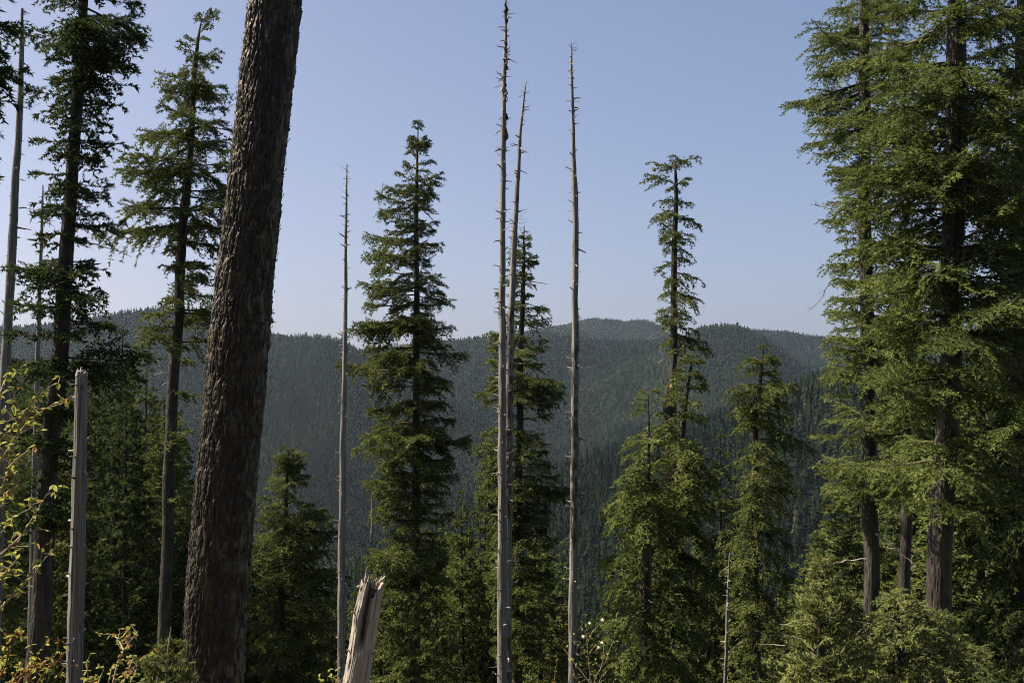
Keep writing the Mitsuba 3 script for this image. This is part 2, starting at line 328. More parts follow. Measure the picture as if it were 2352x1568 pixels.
def trunk_line(path, Y, foot=True, slim=1.0):
    """Points and radii of a stem whose outline in the picture is path = [(x, y, width)], at distance Y, run down into the ground."""
    P = [at(a, b, Y) for a, b, _ in path]; R = [w_ * Y / F / 2 * slim for _, _, w_ in path]
    P, R = P[::-1], R[::-1]
    if foot:
        d = (P[0] - P[1]) / np.linalg.norm(P[0] - P[1]); g = gz(P[0][0], Y)
        if P[0][2] > g:
            t = (P[0][2] - g + .4) / max(.2, -d[2]); P.insert(0, P[0] + d * t); R.insert(0, R[0] * (1 + .012 * t) + .02)
    return np.array(P), np.array(R)
def densify(P, R, step):
    s = np.concatenate([[0], np.cumsum(np.linalg.norm(np.diff(P, axis=0), axis=1))]); n = max(3, int(s[-1] / step))
    q_ = np.linspace(0, s[-1], n); sm = lambda c: np.interp(q_, s, c)
    return np.stack([sm(P[:, k]) for k in range(3)], 1), sm(R)

def hero(name, label, Y, path, prof, style='level', tone='olive', seed=0, whorl=.42, per=5, pitch=(.75, .05, -.12), bark='fir_bark', jitter=.26, low=None, cat='conifer', sides=12, depth=1.0, twigs=30, reach=1.1):
    """A conifer drawn from the photograph: stem path [(x, y, width)], crown outline prof [(y, left, right)] in picture units at distance Y."""
    key = key_of(name); rng = np.random.default_rng(seed + 5); tag(key, label, cat)
    P, R = trunk_line(path, Y); Pd, Rd = densify(P, R, .35)
    Pd = Pd + np.stack([meshkit.noise(np.stack([Pd[:, 2] * .7, Pd[:, 2] * 0 + seed, Pd[:, 2] * 0], -1)) - .5, Pd[:, 2] * 0, Pd[:, 2] * 0], -1) * .05
    ztop = Pd[-1][2]; scene[sub(key, 'trunk')] = shape(tube(Pd, Rd, sides), bark, True)
    sc = Y / F; py = lambda z: 784 - F * math.tan(math.atan2(z - EYE, Y) - PITCH)
    z0, z1 = at(0, prof[-1][0], Y)[2], at(0, prof[0][0], Y)[2]
    z = min(z1 + .1, ztop - .1)
    while z > z0:
        n = int(rng.poisson(per)) + (1 if per > 2 else 0)
        a0 = rng.uniform(0, 2 * PI)
        for k in range(n):
            zb = z + rng.normal(0, .10); az = a0 + 2 * PI * k / max(n, 1) + rng.normal(0, .3)
            f = np.clip((ztop - zb) / max(2.5, .35 * (ztop - z0)), 0, 1)
            pt = np.interp(f, [0, .35, 1], pitch) + rng.normal(0, .10)
            base = np.array([np.interp(zb, P[:, 2], P[:, k_]) for k_ in range(3)]); tx = 1176 + F * base[0] / Y
            L = 1.0
            for _ in range(3):
                tip = py(zb + L * (math.sin(pt) - {'level': .05, 'droop': .28, 'sweep': .05}[style.replace('fine_', '')] * .8))
                l, r = (tx - lerp(tip, prof, 1)) * sc, (lerp(tip, prof, 2) - tx) * sc
                c = math.cos(az); m_ = max(.5 * (l + r), .15) * depth
                L = c * c * (r if c > 0 else l) + (1 - c * c) * m_
                L = float(np.clip(L * reach / (math.cos(pt) * .95), .0, 3.2))
            L *= rng.uniform(1 - jitter, 1.03) * (.62 + .72 * float(meshkit.noise(np.array([zb * 1.15 + seed, math.cos(az) * 1.3, math.sin(az) * 1.3 + 7]))))
            if zb > ztop - 1.0: L = max(L, .32 if zb < ztop - .3 else .18); pt = max(pt, .45)
            if L < .16: continue
            place_bough(key, rng, style, tone, base, az, pt, L, rng.normal(0, .25))
        z -= whorl * rng.uniform(.6, 1.4)
    zt = rng.uniform(z0 - .06 * (z1 - z0), z0 + .7 * (z1 - z0), twigs); az = rng.uniform(0, 2 * PI, twigs); c = np.stack([np.interp(zt, P[:, 2], P[:, k_]) for k_ in range(3)], 1)
    wide = np.array([lerp(py(z_), prof, 2) - lerp(py(z_), prof, 1) for z_ in zt]) * sc * .5; o_ = rng.uniform(.1, .85, twigs) * wide
    u_ = np.stack([np.cos(az), np.sin(az), np.zeros(twigs)], 1); a_ = c + u_ * o_[:, None]
    d_ = u_ + rng.normal(0, .45, (twigs, 3)) + [0, 0, -.15]; d_ /= np.linalg.norm(d_, axis=1, keepdims=True); l_ = rng.uniform(.06, .26, twigs)[:, None]; b_ = a_ + d_ * l_; e_ = b_ + (d_ + rng.normal(0, .3, (twigs, 3))) * l_ * .7
    kt = sub(key, 'bare_twig'); scene[kt] = mikit.ply(join([prisms(a_, b_, .005, .0035), prisms(b_, e_, .0035, .0015)])[:2], 'dead_wood'); labels[kt] = {'kind': 'stuff'}
    return key

def dead_branch(key, pts, Y, r=.012, dy=0, name='dead_branch', bsdf='dead_wood', twigs=0, seed=0, label=None):
    """A bare branch through the picture points pts, the first on the stem; dy: how far its tip stands nearer (-) or farther."""
    P = np.array([at(a, b, Y + dy * i / (len(pts) - 1)) for i, (a, b) in enumerate(pts)])
    Pd, Rd = densify(P, np.linspace(r, r * .35, len(P)), .10)
    rg = np.random.default_rng(seed); Pd[1:-1] += rg.normal(0, r * .5, Pd[1:-1].shape)
    m = [tube(Pd, Rd, 5)[:2]]
    if twigs:
        i = rg.integers(len(Pd) // 4, len(Pd), twigs); d = rg.normal(0, 1, (twigs, 3)); d /= np.linalg.norm(d, axis=1, keepdims=True)
        m.append(prisms(Pd[i], Pd[i] + d * rg.uniform(.05, .25, (twigs, 1)), r * .3, r * .12))
    k = sub(key, name); scene[k] = mikit.ply(join(m)[:2], bsdf)
    if label: labels[k] = {'label': label}
    return k

# ---------------------------------------------------------------- the great trunk
def great_trunk():
    key = key_of('fir_tree'); tag(key, 'massive dark furrowed trunk leaning right, thickest stem in the scene', 'tree trunk')
    Y = 11.0
    path = [(770, -1700, 70), (715, -900, 100), (633, 0, 124), (610, 200, 127), (588, 400, 129), (567, 600, 134), (550, 784, 140), (530, 984, 140), (514, 1184, 142), (497, 1384, 144), (487, 1568, 143), (470, 1800, 150)]
    P, R = trunk_line(path, Y)
    zs = np.unique(np.concatenate([np.linspace(P[0][2], -2.2, 40), np.linspace(-2.2, 5.8, 620), np.linspace(5.8, P[-1][2], 60)]))
    Pc = np.stack([np.interp(zs, P[:, 2], P[:, 0]), np.full(len(zs), Y), zs], 1); Rc = np.interp(zs, P[:, 2], R)
    k = 288; a = np.linspace(0, 2 * PI, k + 1) + PI / 2
    A, Z = np.meshgrid(a, zs); Rr = Rc[:, None] + 0 * A
    C, S = np.cos(A) * .31, np.sin(A) * .31
    wob = meshkit.fbm(np.stack([C * 2.2, S * 2.2, Z * .8], -1), 3, seed=1) - .5
    warp = (meshkit.noise(np.stack([C * 6, S * 6, Z * 3.5], -1), 9) - .5) * .06
    f = meshkit.noise(np.stack([(C + warp) * 34, (S + warp) * 34, Z * 3.4], -1), 3); rid = 1 - np.abs(2 * f - 1)
    f2 = meshkit.noise(np.stack([(C + warp) * 75, (S + warp) * 75, Z * 11], -1), 4); rid2 = 1 - np.abs(2 * f2 - 1)
    flake = meshkit.fbm(np.stack([C * 60, S * 60, Z * 26], -1), 2, seed=6)
    depth = -.020 * rid ** 3 - .007 * rid2 ** 3 + .013 * (flake - .5) + .045 * wob
    Rr = Rr + depth
    V = np.stack([Pc[:, None, 0] + Rr * np.cos(A), Pc[:, None, 1] + Rr * np.sin(A), Z], -1).reshape(-1, 3)
    n = len(zs); q_ = (np.arange(n - 1)[:, None] * (k + 1) + np.arange(k)[None]).ravel()
    Fc = np.vstack([np.stack([q_, q_ + 1, q_ + k + 2], 1), np.stack([q_, q_ + k + 2, q_ + k + 1], 1)])
    furrow = np.clip(rid ** 3 * .7 + rid2 ** 3 * .3, 0, 1)
    scene[sub(key, 'trunk')] = shape((V, Fc, np.stack([furrow.ravel(), (A - a[0]).ravel()], 1)), 'great_bark', True)
    # crusts and lifted scales along the stem
    rg = np.random.default_rng(4); m = []
    for _ in range(900):
        z = rg.uniform(-1.6, 5.4); th = rg.uniform(PI * .9, 2.1 * PI); r = np.interp(z, zs, Rc)
        c = np.array([np.interp(z, P[:, 2], P[:, 0]) + r * math.cos(th), Y + r * math.sin(th), z]); o = np.array([math.cos(th), math.sin(th), 0]); s_ = np.array([-o[1], o[0], 0])
        h, w_ = rg.uniform(.015, .05), rg.uniform(.008, .022); l = rg.uniform(.004, .016)
        m.append(np.stack([c + s_ * w_ + o * .0, c - s_ * w_, c - s_ * w_ * .6 + [0, 0, h] + o * l, c + s_ * w_ * .7 + [0, 0, h * .8] + o * l * 1.3]))
    m = np.concatenate(m); i = np.arange(900)[:, None] * 4
    k2 = sub(key, 'bark_scale'); scene[k2] = mikit.ply((m, np.vstack([i + [[0, 1, 2]], i + [[0, 2, 3]]])), 'great_bark', uv=np.zeros((len(m), 2))); labels[k2] = {'kind': 'stuff'}
def great_fn(p, n, uv):
    f = fbm(p.x * 30, p.y * 30, p.z * 9, 3)
    c = mix((.010, .009, .008), (.034, .031, .028), smoothstep(.3, .75, f))
    c = mix(c, (.022, .016, .012), smoothstep(.12, .7, uv.x))
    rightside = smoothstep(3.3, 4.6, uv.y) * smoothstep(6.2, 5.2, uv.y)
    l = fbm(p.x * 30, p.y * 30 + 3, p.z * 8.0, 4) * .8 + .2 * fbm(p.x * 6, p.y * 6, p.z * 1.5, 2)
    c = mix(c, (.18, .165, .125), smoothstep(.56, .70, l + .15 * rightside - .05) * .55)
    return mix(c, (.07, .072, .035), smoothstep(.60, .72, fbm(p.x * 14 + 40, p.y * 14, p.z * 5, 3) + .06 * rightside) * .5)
scene['great_bark'] = two({'type': 'bumpmap', 'arbitrary': proc(lambda p, n, uv: fbm(p.x * 70, p.y * 70, p.z * 34, 3), .004), 'scale': .012,
                           'bsdf': {'type': 'principled', 'base_color': proc(great_fn), 'roughness': .55, 'specular': .35}})
great_trunk()

# ---------------------------------------------------------------- dead standing stems
def snag(name, label, Y, path, bsdf, stubs, seed, top=None, longs=(), foot=True, group=None, side_bias=0.0, sides=20, stub_len=(.03, .14), slim=.88):
    key = key_of(name); tag(key, label, 'dead tree', group); rg = np.random.default_rng(seed)
    P, R = trunk_line(path, Y, True, slim); Pd, Rd = densify(P, R, .09)
    Pd[:, 0] += (meshkit.fbm(np.stack([Pd[:, 2] * .9 + seed * 3, Pd[:, 2] * 0, Pd[:, 2] * 0], -1), 3) - .5) * .035; Rd = Rd * (1 + .16 * (meshkit.fbm(np.stack([Pd[:, 2] * 2.5 + seed * 5, Pd[:, 2] * 0, Pd[:, 2] * 0], -1), 3) - .5))
    V, Fc, uv = tube(Pd, Rd, sides)
    g = V - np.repeat(np.vstack([Pd]), sides + 1, 0)[:len(V)] if False else None
    ring = V[:-1].reshape(len(Pd), sides + 1, 3); o = ring - Pd[:, None]
    aa = np.arange(sides + 1) / sides * 2 * PI
    q_ = np.stack(np.broadcast_arrays(np.cos(aa)[None] * 1.3, np.sin(aa)[None] * 1.3, Pd[:, 2:3] * 1.4), -1)
    ring = Pd[:, None] + o * (1 + .20 * (meshkit.fbm(q_ * 1.6 + seed, 3) - .5) + .10 * (meshkit.noise(q_ * [6, 6, .8] + seed) - .5))[..., None]
    V = np.vstack([ring.reshape(-1, 3), V[-1:]])
    scene[sub(key, 'trunk')] = shape((V, Fc, uv), bsdf, True)
    small, zt, zb = [], P[-1][2], max(P[0][2], at(0, 1600, Y)[2])
    for i in range(stubs):
        z = zt - (zt - zb) * rg.random() ** 1.35; j = np.interp(z, Pd[:, 2], np.arange(len(Pd))); c = np.array([np.interp(z, Pd[:, 2], Pd[:, k]) for k in range(3)]); r = np.interp(z, Pd[:, 2], Rd)
        th = rg.uniform(0, 2 * PI); el = rg.normal(.12, .35); L = rg.uniform(*stub_len) * (1.25 if rg.random() < .12 else 1)
        d = np.array([math.cos(th) * math.cos(el), math.sin(th) * math.cos(el), math.sin(el)]); rr = min(r * .45, rg.uniform(.006, .016))
        p0, p1 = c + d * r * .6, c + d * (r * .9 + L); bend = p1 + np.array([rg.normal(0, .02), rg.normal(0, .02), rg.normal(-.01, .04)])
        m = tube([p0, (p0 + p1) / 2, p1, p1 * .4 + bend * .6 + d * L * .25], [rr * 1.35, rr, rr * .75, rr * .35], 6)[:2]
        if L > .13 and i < 60: scene[sub(key, 'branch_stub')] = mikit.ply(m, 'dead_wood' if rg.random() < .6 else 'twig_wood', smooth=True)
        else: small.append(m)
    if small:
        k2 = sub(key, 'small_stub'); scene[k2] = mikit.ply(join(small)[:2], 'dead_wood'); labels[k2] = {'kind': 'stuff'}
    for i, pts in enumerate(longs): dead_branch(key, pts, Y, .013 + .004 * (i % 3), rg.uniform(-.3, .3), 'dead_branch', 'twig_wood' if i % 2 else 'dead_wood', seed=i)
    return key, Pd, Rd

k, Pd, Rd = snag('dead_snag', 'tallest bare grey snag left of the dome shaped ridge, its tip touching the top edge', 22,
     [(1161, -6, 3), (1161, 60, 6), (1160, 130, 9), (1158, 200, 11), (1156, 300, 13), (1154, 500, 15), (1154, 800, 18), (1154, 1000, 21), (1155, 1200, 24), (1154, 1568, 27)], 'grey_snag', 190, 1,
     longs=[[(1163, 133), (1187, 146)], [(1160, 175), (1145, 186)], [(1158, 198), (1145, 215)], [(1158, 265), (1145, 276)], [(1152, 298), (1136, 312)], [(1152, 342), (1136, 348)], [(1160, 343), (1172, 345)], [(1156, 415), (1176, 417)], [(1162, 155), (1172, 160)], [(1154, 184), (1142, 188)], [(1150, 500), (1137, 503)], [(1158, 215), (1166, 229)]])
# loose dark crusts of bark that still cling to its upper stem
rg = np.random.default_rng(77); cr = []
for py_ in np.concatenate([rg.uniform(4, 60, 30), rg.uniform(80, 160, 34), rg.uniform(290, 322, 22), rg.uniform(160, 290, 16)]):
    c = at(1160 - (py_ / 320) * 4, py_, 22); r = np.interp(c[2], Pd[:, 2], Rd); th = rg.uniform(-1.4, 1.4); s_ = rg.uniform(.015, .045)
    b = trimesh.creation.icosphere(subdivisions=0, radius=s_); b.apply_scale([.7, .7, 1.3]); cr.append((np.asarray(b.vertices) * rg.uniform(.6, 1.4, (12, 1)) + c + [math.cos(th) * (r + s_ * .4), math.sin(th) * r, 0], np.asarray(b.faces)))
k2 = sub(k, 'bark_crust'); scene[k2] = mikit.ply(join(cr)[:2], 'twig_wood'); labels[k2] = {'label': 'dark crusts of bark', 'kind': 'stuff'}

snag('dead_snag', 'bowed grey snag with a scorched middle, its tip bending right beside the tallest snag', 22.6,
     [(1208, 188, 2), (1203, 225, 5), (1197, 290, 8), (1191, 370, 10), (1187, 430, 12), (1183, 520, 14), (1179, 620, 16), (1175, 700, 18), (1171, 800, 19), (1169, 1000, 20), (1167, 1250, 22), (1166, 1568, 24)], 'scorched_snag', 80, 2,
     longs=[[(1192, 390), (1212, 400)], [(1186, 640), (1258, 653)], [(1180, 400), (1186, 402)], [(1190, 560), (1218, 592)], [(1186, 490), (1210, 480)]])
snag('dead_snag', 'slender bare snag standing alone right of centre, dark and rough in its middle', 24,
     [(1313, 98, 2), (1313, 140, 5), (1315, 220, 8), (1316, 320, 10), (1318, 400, 13), (1320, 440, 16), (1322, 520, 15), (1321, 640, 17), (1321, 800, 18), (1320, 1000, 20), (1318, 1200, 22), (1316, 1568, 24)], 'scorched_snag', 140, 3,
     longs=[[(1317, 203), (1327, 201)], [(1318, 232), (1330, 234)], [(1320, 247), (1328, 248)], [(1310, 255), (1304, 254)], [(1328, 536), (1338, 535)], [(1331, 1006), (1348, 1012)]])
snag('dead_snag', 'thin bare snag standing between the massive leaning trunk and the tall spired conifer', 26,
     [(797, 378, 2), (796, 440, 5), (795, 520, 7), (794, 640, 9), (792, 800, 12), (789, 950, 15), (786, 1150, 17), (784, 1350, 19), (783, 1568, 20)], 'grey_snag', 130, 4,
     longs=[[(790, 792), (778, 793)], [(796, 520), (803, 519)], [(784, 1196), (768, 1194)]])
snag('dead_snag', 'pale grey snag rising along the left edge of the photo behind the edge boughs', 22,
     [(52, 20, 7), (50, 100, 13), (47, 200, 16), (43, 300, 19), (36, 400, 22), (30, 520, 24), (24, 640, 26), (17, 760, 27), (12, 860, 28), (0, 1100, 30), (-14, 1568, 34)], 'grey_snag', 70, 5, slim=.78,
     longs=[[(55, 105), (67, 108)], [(53, 145), (64, 152)], [(52, 207), (67, 208)], [(50, 245), (72, 253)], [(45, 478), (78, 480)], [(41, 523), (72, 528)], [(48, 412), (60, 414)], [(42, 600), (52, 602)]])
snag('dead_snag', 'very thin dead pole half hidden in the boughs of the dark conifer on the left', 27,
     [(99, 425, 3), (98, 480, 6), (95, 560, 8), (92, 620, 9), (88, 750, 11), (84, 900, 12)], 'grey_snag', 24, 6, longs=[[(94, 555), (78, 554)], [(92, 602), (76, 606)]])
k, Pd, Rd = snag('broken_pole', 'short grey broken off pole of bare wood with side pegs in the lower left', 12,
     [(189, 853, 25), (187, 870, 26), (184, 1000, 30), (181, 1150, 32), (176, 1350, 35), (170, 1568, 37)], 'grey_snag', 26, 7, slim=1.0, sides=28, stub_len=(.03, .06),
     longs=[[(176, 1048), (159, 1049)], [(174, 1098), (163, 1097)], [(168, 1194), (157, 1194)], [(166, 1214), (162, 1213)], [(160, 1325), (150, 1325)], [(162, 1365), (145, 1367)], [(158, 1460), (146, 1464)]])
tops = [tube([Pd[-1] + [o_, -.03, -.05], Pd[-1] + [o_ * 1.1, -.02, h]], [.03, .008], 6)[:2] for o_, h in ((-.035, .03), (.0, .045), (.03, .015), (.045, -.01))]
scene[sub(k, 'splinter')] = mikit.ply(join(tops)[:2], 'dead_wood')
snag('dead_sapling', 'thin pale dead stem standing below the flat topped conifer, right of centre', 30,
     [(1676, 1270, 4), (1673, 1330, 6), (1670, 1420, 8), (1668, 1500, 9), (1665, 1568, 9)], 'grey_snag', 40, 8, longs=[[(1672, 1300), (1662, 1310)]], stub_len=(.04, .12))
snag('dead_sapling', 'pale broken stem behind the spired conifer, short and thin, left of its trunk', 40,
     [(856, 1130, 4), (855, 1200, 6), (853, 1300, 8), (852, 1420, 9)], 'grey_snag', 26, 9, longs=[[(856, 1180), (864, 1176)]], stub_len=(.05, .14))

# ---------------------------------------------------------------- the leaning stump
def stump():
    key = key_of('broken_stump'); tag(key, 'weathered broken stump with splintered hollow top leaning right at the bottom', 'stump')
    Y = 8.0; P, R = trunk_line([(853, 1350, 50), (842, 1410, 57), (829, 1501, 57), (817, 1568, 58), (800, 1660, 64)], Y)
    ax = (P[-1] - P[0]) / np.linalg.norm(P[-1] - P[0]); Pd, Rd = densify(P, R, .012)
    s = np.concatenate([[0], np.cumsum(np.linalg.norm(np.diff(Pd, axis=0), axis=1))]); L = s[-1]
    k = 120; a = np.linspace(0, 2 * PI, k + 1) + PI / 2
    x = np.cross([0, 1.0, 0], ax); x /= np.linalg.norm(x); y = np.cross(ax, x)
    A, Sg = np.meshgrid(a, s); C, S = np.cos(A), np.sin(A)
    dist = L - Sg                                                     # from the broken top
    front = np.cos(A - 1.53 * PI)                                     # 1 at the hollow side, which faces the valley's near edge
    jag = .05 + .07 * meshkit.noise(np.stack([C * 4, S * 4, A * 0], -1), 2) + .05 * np.exp(-((np.mod(A, 2 * PI) - .12) / .25) ** 2) + .07 * (meshkit.noise(np.stack([C * 13, S * 13, A * 0], -1), 5) - .5)
    jag = jag - .14 * np.exp(-((A - 1.62 * PI) / .28) ** 2)
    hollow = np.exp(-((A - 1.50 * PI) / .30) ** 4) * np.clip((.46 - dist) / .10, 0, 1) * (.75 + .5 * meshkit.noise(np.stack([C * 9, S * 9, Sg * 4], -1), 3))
    side = np.clip(-C * 1.2 + .15, 0, 1)
    rough = (meshkit.fbm(np.stack([C * 9, S * 9, Sg * 7], -1), 4) - .5) * (.06 + .16 * side) + (meshkit.noise(np.stack([C * 26, S * 26, Sg * 3], -1), 1) - .5) * .07
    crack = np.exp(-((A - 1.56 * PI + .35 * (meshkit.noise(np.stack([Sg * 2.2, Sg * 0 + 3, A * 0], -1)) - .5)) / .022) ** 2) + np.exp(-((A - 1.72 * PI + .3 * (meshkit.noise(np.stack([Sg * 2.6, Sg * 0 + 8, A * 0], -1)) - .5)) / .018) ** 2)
    rr = Rd[:, None] * (1 + rough - .45 * hollow - .16 * np.clip(crack, 0, 1) * np.clip((1.5 - dist) / .2, 0, 1))
    t = np.clip((.55 - dist) / .55, 0, 1) ** 2; up = t * (jag - .04)
    V = Pd[:, None] + rr[..., None] * (C[..., None] * x + S[..., None] * y) + up[..., None] * ax
    V2 = Pd[-1] + (rr[-1] * .72)[:, None] * (np.cos(a)[:, None] * x + np.sin(a)[:, None] * y) + ((jag[-1] - .04) * .75)[:, None] * ax
    V3 = Pd[-1] + (rr[-1] * .45)[:, None] * (np.cos(a)[:, None] * x + np.sin(a)[:, None] * y) - .30 * ax
    V4 = np.repeat((Pd[-1] - .32 * ax)[None], k + 1, 0)
    V = np.concatenate([V, V2[None], V3[None], V4[None]]).reshape(-1, 3); n = len(Pd) + 3
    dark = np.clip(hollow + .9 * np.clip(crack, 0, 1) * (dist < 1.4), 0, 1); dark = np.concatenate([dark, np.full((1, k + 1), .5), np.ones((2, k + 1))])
    ang = np.concatenate([side, side[-1:], side[-2:]])
    q_ = (np.arange(n - 1)[:, None] * (k + 1) + np.arange(k)[None]).ravel()
    Fc = np.vstack([np.stack([q_, q_ + 1, q_ + k + 2], 1), np.stack([q_, q_ + k + 2, q_ + k + 1], 1)])
    scene[sub(key, 'trunk')] = shape((V, Fc, np.stack([dark.ravel(), ang.ravel()], 1)), 'stump_wood', True)
    for i, (pa, pb, w_) in enumerate([((869, 1358), (877, 1322), .020), ((838, 1362), (842, 1306), .018), ((861, 1350), (860, 1330), .012), ((846, 1350), (848, 1320), .016), ((852, 1350), (855, 1318), .014), ((842, 1356), (840, 1330), .012), ((865, 1352), (869, 1334), .010)]):
        c0, c1 = at(*pa, Y + (.02 if i != 1 else .10)), at(*pb, Y + (.02 if i != 1 else .12))
        scene[sub(key, 'splinter')] = mikit.ply(tube([c0, c0 * .5 + c1 * .5, c1], [w_, w_ * .75, w_ * .2], 7)[:2], 'dead_wood')
    for pa, pb in (((806, 1494), (797, 1492)), ((815, 1405), (808, 1404)), ((822, 1347), (827, 1343)), ((856, 1500), (862, 1501))):
        scene[sub(key, 'peg')] = mikit.ply(tube([at(*pa, Y - .03), at(*pb, Y - .05)], [.010, .005], 6)[:2], 'dead_wood')
def stump_fn(p, n, uv):
    f = fbm(p.x * 60, p.y * 60, p.z * 8, 3)
    c = mix((.24, .22, .185), (.44, .415, .36), f)
    c = mix(c, mix((.12, .115, .11), (.36, .355, .345), fbm(p.x * 40, p.y * 40, p.z * 14, 3)), smoothstep(.1, .55, uv.y + .5 * (fbm(p.x * 8, p.y * 8, p.z * 4, 2) - .5)) * .85)
    c = mix(c, (.25, .14, .07), smoothstep(.55, .8, fbm(p.x * 14, p.y * 14, p.z * 3, 3)) * .5)
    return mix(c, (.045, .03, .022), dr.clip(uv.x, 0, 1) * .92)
scene['stump_wood'] = two({'type': 'bumpmap', 'arbitrary': proc(lambda p, n, uv: fbm(p.x * 90, p.y * 90, p.z * 14, 3), .002), 'scale': .006, 'bsdf': {'type': 'principled', 'base_color': proc(stump_fn), 'roughness': .6, 'specular': .35}})
stump()

# ---------------------------------------------------------------- the conifers of the foreground
def D(rows, x0=0, y0=0, f=.5): return [(y0 + y * f, x0 + l * f, x0 + r * f) for y, l, r in rows]
k = hero('conifer', 'tall spired conifer with tiered crown left of the tallest snag', 36,
     [(960, 287, 2), (959, 340, 4), (958, 450, 9), (957, 600, 12), (956, 784, 15), (955, 1000, 18), (954, 1200, 21), (953, 1400, 24), (952, 1568, 27)],
     D([(578, 348, 356), (600, 322, 375), (650, 298, 412), (705, 305, 405), (735, 318, 470), (770, 285, 440), (810, 232, 497), (840, 230, 495), (860, 250, 430), (885, 135, 410), (920, 150, 430), (970, 120, 440), (1000, 130, 497), (1020, 190, 490), (1060, 215, 430), (1090, 200, 445), (1110, 95, 440), (1140, 60, 462), (1180, 80, 460), (1215, 120, 380), (1260, 20, 375), (1290, 0, 430), (1340, 80, 435), (1390, 90, 460), (1430, 120, 460), (1480, 50, 475), (1520, 30, 470), (1568, 90, 420)], 784)
     + D([(30, 90, 480), (60, 50, 570), (100, 60, 550), (160, 45, 545), (200, 120, 510), (250, 120, 500), (290, 75, 470), (330, 80, 500), (370, 100, 500), (410, 45, 520), (460, 55, 575), (500, 60, 560), (540, 80, 540), (580, 40, 490), (600, 0, 480), (640, 30, 520), (700, 10, 500), (750, 100, 500), (800, 140, 510), (900, 150, 500), (1000, 130, 530), (1100, 100, 500), (1200, 120, 480), (1400, 120, 480), (1568, 120, 470)], 784, 784),
     'level', 'olive', 1, .42, 5.0, (.6, .05, -.10))
k = hero('conifer', 'conifer with bare lower stem just left of the massive leaning trunk', 30,
     [(466, 42, 2), (461, 62, 4), (456, 92, 7), (449, 150, 11), (443, 220, 13), (438, 320, 16), (430, 410, 18), (423, 500, 21), (416, 600, 23), (410, 720, 24), (404, 784, 25), (398, 900, 26), (390, 1050, 27), (384, 1250, 28), (374, 1568, 30)],
     D([(85, 900, 990), (90, 870, 1000), (130, 855, 1000), (200, 850, 1020), (240, 800, 1060), (280, 840, 1060), (330, 795, 1070), (380, 685, 1090), (420, 690, 1085), (460, 740, 1080), (540, 750, 1080), (580, 600, 1100), (640, 590, 1110), (700, 655, 1120), (770, 570, 1120), (820, 535, 1130), (870, 570, 1140), (920, 560, 1150), (960, 600, 1180), (1010, 680, 1320), (1050, 520, 1330), (1090, 520, 1310), (1130, 790, 1250), (1200, 800, 1100), (1280, 800, 1150), (1310, 800, 1290), (1350, 790, 1280), (1380, 740, 1150), (1450, 735, 1100), (1500, 750, 1310), (1530, 740, 1335), (1580, 760, 1200), (1620, 800, 1000), (1700, 770, 900)], 0),
     'level', 'olive', 2, .45, 3.4, (.7, .0, -.16))
rg = np.random.default_rng(5)
for (px_, py_, s_) in ((400, 900, .5), (396, 905, .9), (394, 990, .8), (390, 1010, .5), (388, 1060, .5), (386, 1140, .5), (392, 1120, .6)):
    place_bough(k, rg, 'level', 'bright', at(px_, py_, 30), rg.normal(-.3, .5), -.1, s_)
k = hero('conifer', 'dark conifer with long ragged boughs filling the upper left corner', 20,
     [(215, -420, 6), (205, -250, 12), (195, 0, 20), (188, 150, 23), (175, 300, 26), (163, 450, 29), (153, 560, 32), (145, 700, 35), (140, 784, 36), (132, 850, 38), (120, 960, 40), (110, 1084, 42), (105, 1234, 44), (95, 1384, 46), (80, 1568, 50)],
     [(-400, 180, 240), (-200, 120, 330)] + D([(0, 270, 560), (40, 250, 660), (80, 180, 740), (110, 90, 760), (160, 120, 815), (200, 120, 790), (230, 140, 750), (270, 250, 790), (320, 255, 690), (360, 255, 650), (400, 240, 620), (450, 120, 600), (475, 125, 625), (510, 90, 580), (560, 180, 500), (610, 220, 520), (640, 150, 610), (680, 170, 640), (720, 190, 620), (770, 165, 580), (820, 160, 500), (870, 95, 510), (920, 110, 580), (960, 170, 570), (1010, 90, 590), (1050, 130, 560), (1100, 150, 480), (1160, 170, 420), (1210, 80, 410), (1260, 80, 500), (1300, 40, 510), (1350, 60, 555), (1400, 60, 510), (1440, 100, 605), (1500, 60, 500), (1568, 80, 480), (1640, 60, 640), (1700, 60, 620), (1800, 80, 500), (1900, 60, 460), (2050, 60, 420), (2200, 20, 400), (2400, 0, 400)], 0),
     'level', 'dark', 3, .44, 5.0, (.5, .05, -.12), jitter=.40)
dead_branch(k, [(170, 545), (225, 563), (262, 574), (302, 590)], 20, .014, -.2, twigs=6, seed=3)
k = hero('conifer', 'narrow conifer standing behind the two close snags at the centre', 44,
     [(1205, 520, 2), (1204, 580, 6), (1200, 660, 10), (1197, 784, 13), (1194, 950, 16), (1190, 1150, 18), (1188, 1568, 22)],
     D([(1110, 790, 830), (1130, 755, 830), (1150, 755, 880), (1200, 760, 925), (1250, 750, 900), (1290, 695, 880), (1330, 710, 890), (1380, 710, 850), (1410, 705, 970), (1450, 710, 980), (1500, 700, 950), (1540, 690, 960)], 784)
     + D([(30, 650, 985), (60, 640, 980), (100, 650, 940), (160, 700, 950), (210, 680, 1010), (240, 640, 1010), (280, 650, 1000), (340, 680, 950), (400, 690, 940), (470, 660, 950), (510, 590, 930), (560, 600, 940), (600, 630, 1020), (640, 650, 1010), (690, 620, 1040), (750, 680, 980), (850, 660, 960), (1000, 660, 960), (1200, 680, 930), (1500, 680, 930)], 784, 784),
     'level', 'olive', 4, .40, 4.6, (.5, .0, -.2))
